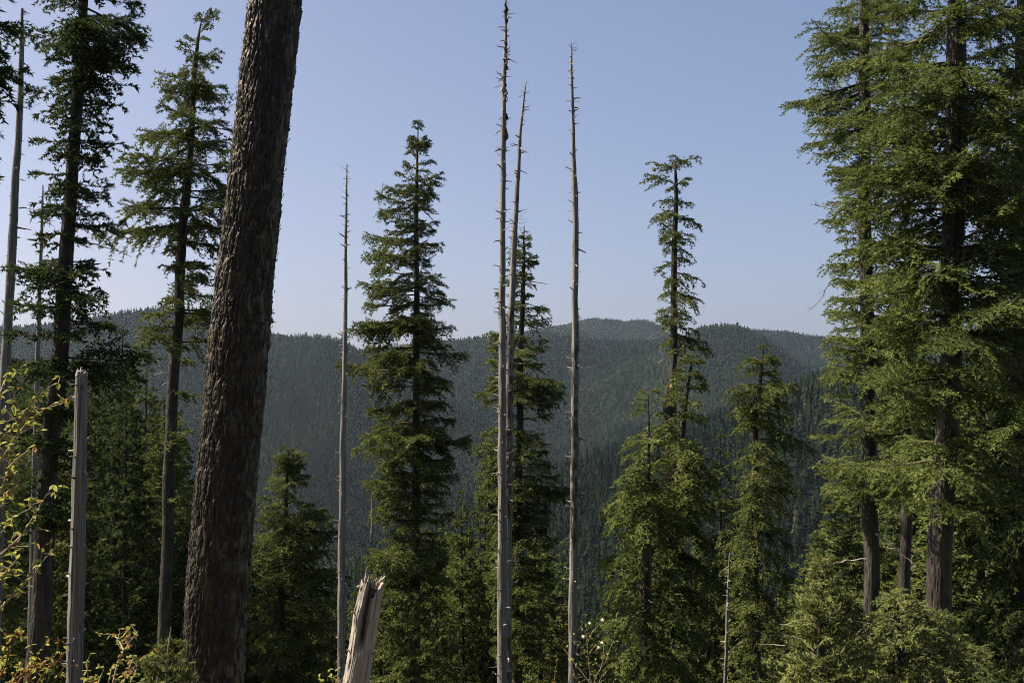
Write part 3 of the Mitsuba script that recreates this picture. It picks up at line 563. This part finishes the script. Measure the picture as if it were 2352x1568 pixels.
for pts in ([(1184, 800), (1210, 812), (1240, 812), (1262, 806)], [(1182, 922), (1230, 926), (1284, 922)], [(1230, 984), (1250, 996), (1270, 992), (1288, 976)], [(1176, 1060), (1210, 1075), (1240, 1095), (1270, 1122), (1300, 1128)], [(1182, 1016), (1260, 1017)], [(1186, 835), (1260, 834)]):
    dead_branch(k, pts, 43.5, .022, -.4, twigs=10, seed=len(pts) + int(pts[0][1]))
rg = np.random.default_rng(9)
for px_, py_ in ((1250, 1105), (1275, 1120), (1292, 1125), (1235, 1088), (1305, 1130)): place_bough(k, rg, 'droop', 'olive', at(px_, py_, 43.2), rg.normal(0, .8), -.1, .7)
m_, top_ = [], at(1188, 490, 44)
for i in range(26):
    a_ = rg.uniform(0, 2 * PI); b_ = at(1197 + rg.normal(0, 1), rg.uniform(488, 560), 44); m_.append(prisms(b_[None], (b_ + [math.cos(a_) * rg.uniform(.15, .42), math.sin(a_) * .3, rg.uniform(-.05, .25)])[None], .006, .002))
k2 = sub(k, 'dead_top'); scene[k2] = mikit.ply(join(m_)[:2], 'twig_wood'); labels[k2] = {'label': 'bare twiggy dead top', 'kind': 'stuff'}
k = hero('conifer', 'flat topped ragged conifer with a narrow one sided crown, right of centre', 35,
     [(1552, 374, 4), (1552, 420, 8), (1551, 520, 12), (1549, 640, 14), (1547, 784, 16), (1545, 880, 18), (1542, 1000, 20), (1540, 1200, 22), (1536, 1568, 24)],
     [(370, 1510, 1560), (385, 1503, 1612), (400, 1488, 1612), (420, 1478, 1602), (440, 1465, 1580), (460, 1470, 1577), (480, 1490, 1622), (510, 1498, 1617), (530, 1488, 1622), (545, 1505, 1612), (560, 1508, 1607), (590, 1518, 1607), (620, 1508, 1617), (640, 1522, 1605), (660, 1528, 1640), (690, 1524, 1652), (720, 1513, 1645), (740, 1508, 1610), (770, 1530, 1642), (800, 1538, 1655), (830, 1545, 1642), (850, 1548, 1590)],
     'droop', 'olive', 5, .54, 4.2, (.05, .12, -.08), jitter=.40, reach=1.1)
P0 = at(1537, 884, 34.8)
scene[sub(k, 'broken_stem')] = shape(tube([at(1524, 1020, 34.8), at(1530, 960, 34.8), at(1535, 888, 34.8)], [.16, .14, .10], 12), 'fir_bark', True)
scene[sub(k, 'torn_wood')] = mikit.ply(tube([at(1543, 905, 34.72), at(1542, 890, 34.70), at(1543, 880, 34.75)], [.03, .07, .02], 8)[:2], 'torn_fibre')
k = hero('conifer', 'dense bushy conifer with drooping boughs in front of the flat topped conifer', 27,
     [(1592, 806, 2), (1588, 840, 6), (1575, 920, 12), (1562, 1020, 16), (1550, 1120, 20), (1540, 1250, 24), (1532, 1568, 30)],
     [(810, 1585, 1600), (840, 1560, 1610), (870, 1550, 1622), (905, 1520, 1640), (930, 1500, 1645), (960, 1490, 1645), (990, 1480, 1640), (1020, 1455, 1650), (1050, 1430, 1655), (1080, 1430, 1645), (1110, 1425, 1655), (1150, 1405, 1665), (1200, 1400, 1645), (1250, 1410, 1645), (1300, 1390, 1655), (1340, 1375, 1655), (1400, 1395, 1645), (1500, 1400, 1645), (1568, 1410, 1640)],
     'droop', 'olive', 6, .38, 5.0, (.5, .05, -.2))
k = hero('conifer', 'green drooping conifer with rounded top on the left side of the bushy pair', 25,
     [(1492, 897, 1.5), (1491, 930, 2.5), (1490, 1000, 5), (1488, 1100, 10), (1485, 1250, 22), (1480, 1568, 28)],
     [(880, 1475, 1508), (915, 1462, 1520), (940, 1452, 1520), (965, 1444, 1530), (995, 1448, 1540), (1020, 1418, 1545), (1050, 1402, 1550), (1080, 1410, 1555), (1110, 1412, 1560), (1150, 1393, 1570), (1200, 1395, 1570), (1250, 1412, 1560), (1300, 1380, 1570), (1345, 1368, 1575), (1400, 1400, 1570), (1500, 1405, 1560), (1568, 1410, 1560)],
     'droop', 'bright', 7, .38, 4.6, (.5, .0, -.2))
k = hero('conifer', 'slim light olive conifer below the right ridge, left of the big right hand trees', 38,
     [(1755, 792, 2), (1752, 820, 4), (1745, 870, 8), (1738, 950, 12), (1734, 1050, 15), (1733, 1200, 18), (1735, 1350, 20), (1738, 1568, 23)],
     D([(20, 365, 390), (40, 320, 400), (80, 310, 430), (130, 260, 450), (160, 280, 500), (200, 190, 500), (250, 195, 530), (300, 185, 530), (340, 215, 520), (380, 250, 545), (420, 220, 555), (470, 205, 585), (520, 290, 600), (560, 220, 560), (620, 225, 560), (680, 250, 600), (740, 220, 480), (800, 200, 470), (900, 200, 490), (1000, 180, 500), (1200, 180, 480), (1560, 180, 480)], 1568, 784),
     'droop', 'olive', 8, .46, 3.8, (.55, .0, -.22))
for pts in ([(1738, 960), (1770, 985), (1800, 998), (1830, 1000)], [(1738, 1030), (1790, 1068), (1862, 1078)], [(1736, 1100), (1770, 1118), (1830, 1122)]): dead_branch(k, pts, 38, .02, -.3, 'dead_branch', 'twig_wood', 8, 2)
k = hero('conifer', 'young green conifer right of the massive trunk with foliage heaviest on its right', 40,
     [(662, 1032, 2), (660, 1070, 6), (657, 1180, 11), (653, 1280, 14), (646, 1400, 17), (636, 1568, 20)],
     D([(500, 1300, 1350), (515, 1250, 1410), (560, 1235, 1405), (600, 1270, 1440), (650, 1190, 1445), (700, 1190, 1465), (740, 1210, 1525), (800, 1230, 1485), (850, 1220, 1535), (900, 1200, 1550), (950, 1180, 1550), (1050, 1170, 1560), (1200, 1180, 1580), (1400, 1180, 1560), (1560, 1180, 1540)], 0, 784),
     'level', 'olive', 10, .36, 5.5, (.45, .0, -.2))
# the big trees on the right
k = hero('conifer', 'tall conifer on the right whose grey barked lower stem carries a bare white side branch', 24,
     [(1990, -420, 6), (1988, -200, 14), (1985, 0, 21), (1985, 210, 25), (1985, 470, 28), (1992, 750, 31), (1994, 1000, 33), (1996, 1134, 34), (2004, 1284, 35), (2004, 1434, 37), (2006, 1568, 38)],
     [(-400, 1970, 2010), (-200, 1940, 2060), (0, 1935, 2080), (25, 1915, 2100), (50, 1905, 2110), (65, 1870, 2120), (105, 1842, 2130), (135, 1826, 2130), (165, 1846, 2120), (195, 1838, 2130), (230, 1846, 2130), (250, 1853, 2120), (285, 1826, 2120), (310, 1822, 2130), (330, 1890, 2140), (370, 1900, 2140), (400, 1914, 2140), (440, 1915, 2130), (490, 1890, 2130), (520, 1900, 2140), (545, 1925, 2120), (575, 1950, 2110), (600, 1905, 2130), (650, 1912, 2140), (700, 1905, 2130), (750, 1890, 2130), (800, 1885, 2130), (850, 1875, 2130), (900, 1868, 2130), (950, 1860, 2130), (1000, 1862, 2120), (1030, 1856, 2120), (1060, 1868, 2120), (1100, 1856, 2110), (1125, 1866, 2100)],
     'fine_level', 'bright', 12, .44, 6.2, (.35, .08, -.10), sides=20, depth=1.5, reach=.90)
dead_branch(k, [(1990, 1284), (1950, 1286), (1915, 1293), (1874, 1298)], 23.8, .022, -.1, seed=4, label='bare white dead branch')
dead_branch(k, [(1920, 650), (1905, 652), (1893, 670), (1885, 690), (1860, 711)], 23.5, .014, -.3, seed=5, twigs=4, bsdf='twig_wood')
dead_branch(k, [(1935, 463), (1905, 473), (1885, 474), (1861, 470)], 23.5, .014, -.3, seed=6, twigs=12)
dead_branch(k, [(2010, 1225), (2050, 1250), (2090, 1285), (2108, 1305)], 23.6, .02, -.4, seed=7, twigs=5)
k = hero('conifer', 'largest conifer on the right, thick dark stem behind heavy sunlit drooping boughs', 17,
     [(2215, -700, 8), (2208, -400, 22), (2200, 0, 40), (2197, 200, 46), (2198, 350, 49), (2187, 650, 48), (2185, 790, 49), (2176, 960, 51), (2168, 1084, 52), (2160, 1234, 54), (2157, 1374, 56), (2150, 1568, 60)],
     [(-600, 2150, 2260), (-300, 2080, 2340), (0, 2020, 2360), (100, 2010, 2370), (150, 1980, 2350), (250, 1990, 2360), (350, 1985, 2370), (420, 1955, 2370), (500, 1960, 2370), (580, 2010, 2360), (640, 2020, 2370), (700, 2000, 2370), (800, 2000, 2380), (900, 1995, 2380), (1000, 2000, 2370), (1060, 1990, 2370), (1130, 2000, 2360), (1190, 2030, 2340)],
     'fine_level', 'bright', 13, .52, 6.2, (.3, .08, -.10), sides=28, depth=1.25, reach=1.2)
k = hero('conifer', 'dark conifer cut by the right edge of the photo behind the largest conifer', 23,
     [(2352, -500, 8), (2350, -200, 20), (2348, 200, 30), (2345, 600, 36), (2340, 1000, 40), (2336, 1568, 46)],
     [(-450, 2320, 2380), (-200, 2270, 2440), (0, 2250, 2480), (200, 2240, 2480), (330, 2230, 2490), (420, 2255, 2480), (500, 2235, 2500), (700, 2230, 2500), (900, 2225, 2500), (1100, 2220, 2500), (1300, 2215, 2500), (1568, 2210, 2500)],
     'droop', 'dark', 14, .58, 4.4, (.3, .0, -.25), sides=16)
k = hero('conifer', 'dark bare stem between the two tall right hand conifers, its crown hidden behind them', 33,
     [(2086, 600, 8), (2084, 900, 18), (2082, 1150, 24), (2079, 1300, 26), (2076, 1568, 29)], [(600, 2060, 2110), (800, 2010, 2160), (1000, 1990, 2170), (1120, 2020, 2150), (1160, 2060, 2100)], 'level', 'olive', 15, .42, 5, (.3, 0, -.2))
k = hero('young_conifer', 'young bright green conifer at the bottom right, its boughs catching full sun', 13,
     [(1892, 1300, 3), (1892, 1350, 8), (1889, 1450, 14), (1888, 1568, 20)],
     [(1298, 1880, 1904), (1335, 1850, 1940), (1380, 1830, 1960), (1420, 1805, 1990), (1470, 1810, 2010), (1520, 1800, 2030), (1568, 1800, 2040), (1700, 1790, 2060)], 'fine_sweep', 'fresh', 16, .24, 7, (.6, .2, -.05), depth=1.1, cat='young conifer')
k = hero('young_conifer', 'young bright conifer at the foot of the largest right hand conifer', 14,
     [(2062, 1372, 3), (2062, 1410, 8), (2062, 1480, 12), (2062, 1568, 18)],
     [(1368, 2050, 2075), (1390, 2015, 2120), (1430, 1990, 2170), (1480, 1975, 2210), (1530, 1970, 2230), (1568, 1960, 2240), (1700, 1950, 2250)], 'fine_droop', 'fresh', 17, .24, 7, (.5, .1, -.1), depth=1.1, cat='young conifer')
# boughs that reach in over the left edge
k = hero('conifer', 'conifer outside the left edge whose dark bough tips reach into view', 15,
     [(-95, -300, 12), (-100, 0, 22), (-110, 400, 30), (-120, 900, 38), (-130, 1568, 46)],
     [(-250, -150, -30), (-100, -220, 30), (0, -260, 70), (40, -260, 72), (60, -260, 60), (85, -260, 34), (110, -260, -20), (135, -260, -10), (155, -260, 42), (185, -260, 44), (215, -260, 20), (250, -260, -10), (280, -260, 28), (310, -260, 34), (345, -260, 40), (375, -260, 68), (395, -260, 60), (420, -260, -30), (450, -260, -40)], 'level', 'dark', 18, .44, 6, (.2, .0, -.2))

# ---------------------------------------------------------------- the stand behind: conifers of a few shapes, each tree a thing
def proto_tree(seed, H, start, wide, style, lean_top=.9, detail=.30, whorl=.42, per=5.5):
    """Crown and branchwork of one tree of height H at the origin, as meshes."""
    rng = np.random.default_rng(seed); lib = {L: [bough(seed * 7 + i, L, style, detail) for i in range(2)] for L in (.7, 1.3, 2.1)}
    fol, wd = [], []; z = H - .25
    while z > start * H:
        f = (H - z) / (H * (1 - start)); a0 = rng.uniform(0, 6.28); n = int(rng.poisson(per)) + 1
        r = wide * min(1, (f + .03) / .55) ** .8 * (1 - .25 * max(0, f - .75) / .25) * rng.uniform(.7, 1.15)
        for k in range(n):
            L = max(.2, r * rng.uniform(.6, 1.1)); pt = np.interp(f, [0, .3, 1], [.7, .05, -.25]) + rng.normal(0, .12); az = a0 + 2 * PI * k / n + rng.normal(0, .3)
            Lp = min(lib, key=lambda q_: abs(math.log(q_ / L))); b, w_ = lib[Lp][int(rng.integers(2))]; sx = L / Lp
            c, s_ = math.cos(az), math.sin(az); cp, sp = math.cos(pt), math.sin(pt)
            M = np.array([[c, -s_, 0], [s_, c, 0], [0, 0, 1]]) @ np.array([[cp, 0, -sp], [0, 1, 0], [sp, 0, cp]]) * sx
            o = np.array([0, 0, z + rng.normal(0, .1)])
            fol.append((b[0] @ M.T + o, b[1], b[2])); wd.append((w_[0] @ M.T + o, w_[1]))
        z -= whorl * rng.uniform(.6, 1.4)
    zs = np.linspace(0, H, 24); rr = np.interp(zs, [0, H], [.013 * H, .015])
    tr = tube(np.stack([.06 * np.sin(zs * .4 + seed), .06 * np.cos(zs * .3 + seed), zs], 1), rr, 9)
    return join(fol), join(wd), tr
PROTOS = []
for i, (H, st, wd_, style) in enumerate([(18, .25, 2.0, 'level'), (20, .38, 2.3, 'droop'), (15, .12, 1.9, 'droop'), (22, .45, 2.1, 'level'), (16, .2, 2.4, 'level')]):
    f, w_, t_ = proto_tree(40 + i, H, st, wd_, style)
    f_, w2, t2 = shape(f, None), mikit.ply(w_[:2], 'twig_wood'), shape(t_, 'fir_bark', True)
    for tone in TONES:
        make_group(f'stand_tree_{i}_{tone}', {'crown': {**f_, 'bsdf': {'type': 'ref', 'id': 'needles_' + tone}}, 'trunk': dict(t2), 'branchwork': dict(w2)})
    PROTOS.append((H, len(f[1])))
print('proto tris', PROTOS)
rgf = np.random.default_rng(99)
def stand(px, py, Y, kind, tone, label, group=None, name='conifer', wide=1.0):
    key = key_of(name); tag(key, label, 'conifer', group)
    top = at(px, py, Y); g = gz(top[0], Y); H = top[2] - g; s_ = H / PROTOS[kind][0]
    w_ = wide * s_ ** .5
    scene[key] = {'type': 'instance', 'g': {'type': 'ref', 'id': f'stand_tree_{kind}_{tone}'}, 'to_world': T().translate([top[0], Y, g]).rotate([0, 0, 1], float(rgf.uniform(0, 360))).rotate([0, 1, 0], float(rgf.normal(0, .6))).scale([w_, w_, s_])}
# named by what one can see of each
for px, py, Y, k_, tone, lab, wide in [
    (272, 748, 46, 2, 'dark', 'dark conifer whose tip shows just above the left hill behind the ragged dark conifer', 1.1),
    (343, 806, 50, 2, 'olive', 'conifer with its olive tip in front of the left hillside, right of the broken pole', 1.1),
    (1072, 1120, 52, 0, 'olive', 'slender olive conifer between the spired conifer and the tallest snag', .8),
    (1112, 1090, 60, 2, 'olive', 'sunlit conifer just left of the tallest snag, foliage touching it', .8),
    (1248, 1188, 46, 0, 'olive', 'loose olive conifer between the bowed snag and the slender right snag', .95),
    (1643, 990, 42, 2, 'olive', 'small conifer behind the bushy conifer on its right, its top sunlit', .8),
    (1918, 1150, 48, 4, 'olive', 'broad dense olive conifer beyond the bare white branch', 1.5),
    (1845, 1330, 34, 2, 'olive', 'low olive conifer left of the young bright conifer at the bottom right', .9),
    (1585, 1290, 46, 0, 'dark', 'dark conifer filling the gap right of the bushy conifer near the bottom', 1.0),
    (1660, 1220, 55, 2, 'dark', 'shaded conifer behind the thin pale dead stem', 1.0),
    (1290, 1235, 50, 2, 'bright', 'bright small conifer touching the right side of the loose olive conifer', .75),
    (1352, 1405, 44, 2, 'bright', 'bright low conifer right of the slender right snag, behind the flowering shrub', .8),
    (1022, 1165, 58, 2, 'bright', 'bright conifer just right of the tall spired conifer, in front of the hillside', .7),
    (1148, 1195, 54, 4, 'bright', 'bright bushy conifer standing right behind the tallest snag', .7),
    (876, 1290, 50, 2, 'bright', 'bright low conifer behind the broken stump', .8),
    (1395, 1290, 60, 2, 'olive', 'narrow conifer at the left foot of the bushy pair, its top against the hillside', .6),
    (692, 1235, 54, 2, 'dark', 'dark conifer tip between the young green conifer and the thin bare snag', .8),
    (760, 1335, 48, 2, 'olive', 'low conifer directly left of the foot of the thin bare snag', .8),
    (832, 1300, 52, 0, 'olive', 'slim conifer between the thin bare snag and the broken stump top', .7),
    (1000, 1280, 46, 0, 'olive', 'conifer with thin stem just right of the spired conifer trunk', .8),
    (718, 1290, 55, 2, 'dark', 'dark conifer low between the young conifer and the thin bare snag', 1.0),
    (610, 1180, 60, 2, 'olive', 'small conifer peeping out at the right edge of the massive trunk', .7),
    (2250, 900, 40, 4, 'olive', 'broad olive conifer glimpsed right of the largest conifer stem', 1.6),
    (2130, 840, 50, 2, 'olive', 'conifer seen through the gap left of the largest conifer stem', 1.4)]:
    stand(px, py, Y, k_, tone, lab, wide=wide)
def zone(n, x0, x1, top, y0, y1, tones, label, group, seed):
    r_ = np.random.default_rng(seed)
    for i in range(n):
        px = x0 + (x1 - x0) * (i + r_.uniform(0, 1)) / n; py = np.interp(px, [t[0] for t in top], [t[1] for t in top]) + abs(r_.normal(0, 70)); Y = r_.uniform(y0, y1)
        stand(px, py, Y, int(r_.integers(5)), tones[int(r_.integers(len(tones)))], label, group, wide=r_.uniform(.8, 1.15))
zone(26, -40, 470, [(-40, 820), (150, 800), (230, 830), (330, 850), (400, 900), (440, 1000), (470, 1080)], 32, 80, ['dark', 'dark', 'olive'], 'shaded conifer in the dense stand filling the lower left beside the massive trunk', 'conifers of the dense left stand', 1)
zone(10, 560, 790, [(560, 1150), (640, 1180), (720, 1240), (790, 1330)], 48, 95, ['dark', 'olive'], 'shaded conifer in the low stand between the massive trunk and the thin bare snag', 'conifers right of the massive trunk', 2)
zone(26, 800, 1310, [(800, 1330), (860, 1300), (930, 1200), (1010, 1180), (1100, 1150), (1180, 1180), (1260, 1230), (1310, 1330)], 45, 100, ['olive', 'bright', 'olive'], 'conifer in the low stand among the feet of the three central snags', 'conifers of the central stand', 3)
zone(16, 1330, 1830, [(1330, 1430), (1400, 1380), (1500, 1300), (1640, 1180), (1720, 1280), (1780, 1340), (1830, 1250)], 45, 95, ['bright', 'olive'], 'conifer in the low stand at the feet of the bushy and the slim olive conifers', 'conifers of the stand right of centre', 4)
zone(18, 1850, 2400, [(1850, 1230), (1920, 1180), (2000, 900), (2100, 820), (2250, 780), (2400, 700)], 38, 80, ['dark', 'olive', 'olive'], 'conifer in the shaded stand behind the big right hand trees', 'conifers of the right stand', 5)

# ---------------------------------------------------------------- leafy shrubs in front
def leaf_bsdf(a, b):
    return {'type': 'principledthin', 'base_color': proc(lambda p, n, uv: mix(a, b, noise(p.x * 23, p.y * 23, p.z * 23))), 'roughness': .5, 'diff_trans': .9, 'eta': 1.4}
scene['leaf_green'] = leaf_bsdf((.22, .26, .06), (.38, .41, .12))
scene['leaf_red'] = leaf_bsdf((.26, .11, .05), (.36, .24, .08))
scene['petal_white'] = leaf_bsdf((.78, .78, .72), (.85, .85, .80))
scene['shrub_bark'] = two({'type': 'diffuse', 'reflectance': proc(lambda p, n, uv: mix((.16, .13, .11), (.40, .36, .33), noise(p.x * 30, p.y * 30, p.z * 12)))})
scene['shrub_bark_red'] = two({'type': 'diffuse', 'reflectance': {'type': 'rgb', 'value': [.17, .09, .065]}})
LEAF = (np.array([[0, 0, 0], [.35, .26, .05], [.72, .20, .02], [1, 0, -.10], [.72, -.20, .02], [.35, -.26, .05], [.5, 0, -.04]], float), np.array([[0, 6, 1], [1, 6, 2], [2, 6, 3], [3, 6, 4], [4, 6, 5], [5, 6, 0]]))
PET = [(LEAF[0] * [1, 1.3, 1]) @ np.array([[math.cos(t), math.sin(t), 0], [-math.sin(t), math.cos(t), 0], [0, 0, 1.0]]) + [0, 0, .0] for t in np.arange(5) * 2 * PI / 5]
for nm in ('green', 'red'): make_group('shrub_leaf_' + nm, {'leaf': mikit.ply(LEAF, 'leaf_' + nm)})
make_group('shrub_blossom', {'blossom': mikit.ply(join([(v, LEAF[1]) for v in PET])[:2], 'petal_white')})
def shrub(name, label, Y, branches, seed, leaf=.05, red=.3, every=.07, bark='shrub_bark', r0=.008, from_=.35, spread=.3, pair=2, limit=300, twigs=2):
    """A thin leafy shrub: picture polylines as its stems, short twigs on them, leaves in small bunches at the nodes."""
    key = key_of(name); tag(key, label, 'shrub'); rg = np.random.default_rng(seed); leaves = 0; rest = {'green': [], 'red': []}
    for bi, pts in enumerate(branches):
        dy = rg.uniform(-spread, spread); P = np.array([at(a, b, Y + dy * i / len(pts)) for i, (a, b) in enumerate(pts)])
        Pd, Rd = densify(P, np.linspace(r0, r0 * .3, len(P)), .04); Pd[1:] += np.cumsum(rg.normal(0, .0022, Pd[1:].shape), 0)
        m = [tube(Pd, Rd, 6)[:2]]; nodes = []
        s = np.linalg.norm(np.diff(Pd, axis=0), axis=1).sum(); n = max(2, int(s * (1 - from_) / every))
        for t in np.linspace(from_, 1, n):
            c = Pd[int(t * (len(Pd) - 1))]; nodes.append(c)
            for _ in range(int(rg.integers(0, twigs + 1)) if t < .97 else 1):
                d = rg.normal(0, 1, 3) * [1, .8, .5] + [0, 0, .7]; d /= np.linalg.norm(d); e = c + d * rg.uniform(.04, .16) * (leaf / .05)
                m.append(prisms(c[None], e[None], r0 * .28, r0 * .16)); nodes.append(e)
        scene[sub(key, 'stem')] = mikit.ply(join(m)[:2], bark, smooth=True)
        for c in nodes:
            for _ in range(pair + int(rg.integers(0, 2))):
                leaves += 1; sz = leaf * rg.uniform(.6, 1.25)
                mtx = T().translate(c.tolist()).rotate([0, 0, 1], float(rg.uniform(0, 360))).rotate([0, 1, 0], float(rg.normal(12, 32))).rotate([1, 0, 0], float(rg.normal(0, 30))).scale([sz] * 3)
                tone = 'red' if rg.random() < red else 'green'
                if rg.random() < .62 and counts.get(key + '__leaf', 0) < limit: scene[sub(key, 'leaf')] = {'type': 'instance', 'to_world': mtx, 'g': {'type': 'ref', 'id': 'shrub_leaf_' + tone}}
                else: M = np.array(mtx.matrix); rest[tone].append((LEAF[0] @ M[:3, :3].T + M[:3, 3], LEAF[1]))
    for tone, ms in rest.items():
        if ms: k2 = sub(key, 'small_leaves'); scene[k2] = mikit.ply(join(ms)[:2], 'leaf_' + tone); labels[k2] = {'kind': 'stuff'}
    return key
shrub('vine_maple', 'shrub with fresh yellow green and reddish leaves reaching in from the left edge', 6.0,
      [[(-70, 1120), (0, 1047), (29, 1008), (57, 976), (91, 950), (123, 929), (139, 926)], [(-60, 1130), (14, 1047), (39, 1001), (59, 947), (80, 920), (107, 890), (134, 880)], [(-60, 1060), (0, 1010), (36, 974), (44, 950), (25, 915), (40, 870), (30, 855)],
       [(-50, 1180), (0, 1132), (23, 1075), (48, 1049), (60, 1040)], [(-60, 1240), (-10, 1180), (20, 1140), (38, 1110), (40, 1085)], [(-60, 1320), (0, 1274), (50, 1229), (90, 1169), (112, 1134), (128, 1129)], [(-60, 1300), (0, 1220), (30, 1180), (62, 1165)], [(-60, 1440), (0, 1404), (45, 1359), (82, 1324), (102, 1289), (122, 1268)], [(-60, 1400), (-10, 1340), (25, 1310), (50, 1285)], [(-80, 1000), (-30, 950), (5, 900), (15, 868)]],
      21, .042, .13, .042, from_=.28)
shrub('huckleberry_bush', 'low reddish stemmed bush at the bottom left corner in front of the broken pole', 5.5,
      [[(-10, 1610), (22, 1568), (55, 1545), (82, 1534), (109, 1515), (131, 1492), (135, 1475)], [(40, 1570), (62, 1530), (71, 1497)], [(60, 1575), (84, 1525), (88, 1495)], [(80, 1580), (104, 1540), (140, 1515), (152, 1498)], [(-20, 1600), (0, 1560), (15, 1525), (20, 1481), (40, 1448)], [(100, 1600), (125, 1560), (148, 1530)], [(10, 1600), (30, 1565), (40, 1530)]],
      22, .028, .22, .028, 'shrub_bark_red', .006, .25, .25, 2, 300, 2)
shrub('leafy_bush', 'small bush of pale green and rusty leaves between the broken pole and the massive trunk', 6.5,
      [[(285, 1640), (298, 1568), (313, 1532), (327, 1506), (345, 1497)], [(250, 1640), (262, 1560), (273, 1514), (284, 1492), (294, 1481), (296, 1448)], [(284, 1492), (270, 1465), (256, 1456)], [(294, 1478), (308, 1462), (316, 1452)], [(215, 1620), (228, 1560), (240, 1530)], [(240, 1620), (255, 1560), (262, 1535)], [(275, 1620), (290, 1555), (300, 1525), (310, 1500)], [(195, 1600), (205, 1560), (200, 1520)]],
      23, .034, .2, .035, 'shrub_bark', .006, .25, .25, 2, 300, 2)
W = lambda *q_: [(1247 + a * .1136, 1390 + b * .1136) for a, b in q_]
k = shrub('flowering_shrub', 'thin shrub with a few white blossoms and tiny leaves at the bottom, right of centre', 9.0,
      [W((990, 1800), (970, 1568), (940, 1200), (915, 700), (895, 330), (905, 190)), W((940, 1170), (820, 950), (700, 800), (620, 680), (545, 600)), W((940, 1550), (800, 1370), (640, 1180), (560, 1020), (460, 900)), W((900, 1750), (750, 1560), (670, 1450), (620, 1260), (570, 1100)), W((1000, 1700), (1030, 1540), (1100, 1380), (1240, 1160), (1330, 960), (1440, 740)),
       W((1090, 1400), (1180, 1250), (1205, 950), (1205, 760)), W((935, 950), (960, 910), (1070, 790)), W((950, 640), (1000, 510), (1110, 400), (1195, 300)), W((915, 690), (840, 510), (790, 450)), W((1280, 1050), (1200, 970), (1120, 880), (1115, 850)), W((220, 1800), (245, 1550), (260, 1350), (320, 1080)), W((1400, 1700), (1420, 1560), (1480, 1460)), W((1110, 1600), (1130, 1540), (1230, 1380)), W((820, 950), (790, 820), (745, 720)), W((1150, 1210), (1040, 1150)), W((1330, 960), (1310, 830), (1320, 780))],
      24, .019, .03, .05, 'shrub_bark', .0034, .15, .2, 2, 300, 2)
for bx, by in ((945, 350), (1200, 285), (810, 620), (1190, 745), (1115, 840)):
    scene[sub(k, 'blossom')] = {'type': 'instance', 'g': {'type': 'ref', 'id': 'shrub_blossom'}, 'to_world': T().translate(at(1247 + bx * .1136, 1390 + by * .1136, 8.95).tolist()).rotate([1, 0, 0], float(rg.uniform(20, 70))).rotate([0, 0, 1], float(rg.uniform(0, 90))).scale(.016)}
shrub('leafy_bush', 'sprig of yellow green leaves peeping up at the foot of the broken stump', 8.3, [[(770, 1640), (768, 1575), (760, 1556)], [(785, 1640), (780, 1570), (792, 1552)], [(750, 1640), (748, 1580), (735, 1560)]], 25, .035, .1, .04, 'shrub_bark', .005, .3, .15, 2, 120, 2)
def sapling():
    key = key_of('fir_sapling'); tag(key, 'tiny fir sapling at the bottom edge just left of the massive trunk', 'sapling'); Y = 7.0; rg = np.random.default_rng(8)
    P = np.array([at(380, 1700, Y), at(382, 1568, Y), at(384, 1506, Y), at(393, 1440, Y)]); Pd, Rd = densify(P, np.array([.010, .008, .006, .003]), .03)
    scene[sub(key, 'trunk')] = mikit.ply(tube(Pd, Rd, 7)[:2], 'shrub_bark', smooth=True)
    for (a, b), (c, d) in [((381, 1528), (350, 1514)), ((384, 1530), (399, 1505)), ((381, 1566), (326, 1524)), ((383, 1556), (416, 1533)), ((382, 1590), (335, 1568)), ((383, 1580), (425, 1560)), ((384, 1506), (392, 1470)), ((382, 1600), (360, 1580)), ((382, 1545), (362, 1548)), ((384, 1545), (404, 1548))]:
        p, q_ = at(a, b, Y), at(c, d, Y - rg.uniform(-.1, .15)); v = q_ - p; L = float(np.linalg.norm(v))
        place_bough(key, rg, 'fine_sweep', 'fresh', p, math.atan2(v[1], v[0]), math.asin(v[2] / L) - .1, L * 1.05)
sapling()

# ---------------------------------------------------------------- the air
scene['haze'] = {'type': 'cube', 'to_world': T().translate([0, 2950, 10]).scale([7600, 3420, 330]), 'bsdf': {'type': 'null'}, 'interior': {'type': 'ref', 'id': 'air'}}
scene['air'] = {'type': 'homogeneous', 'albedo': {'type': 'rgb', 'value': [.62, .79, 1.0]}, 'sigma_t': HAZE, 'phase': {'type': 'hg', 'g': .7}}
labels['haze'] = {'kind': 'stuff'}
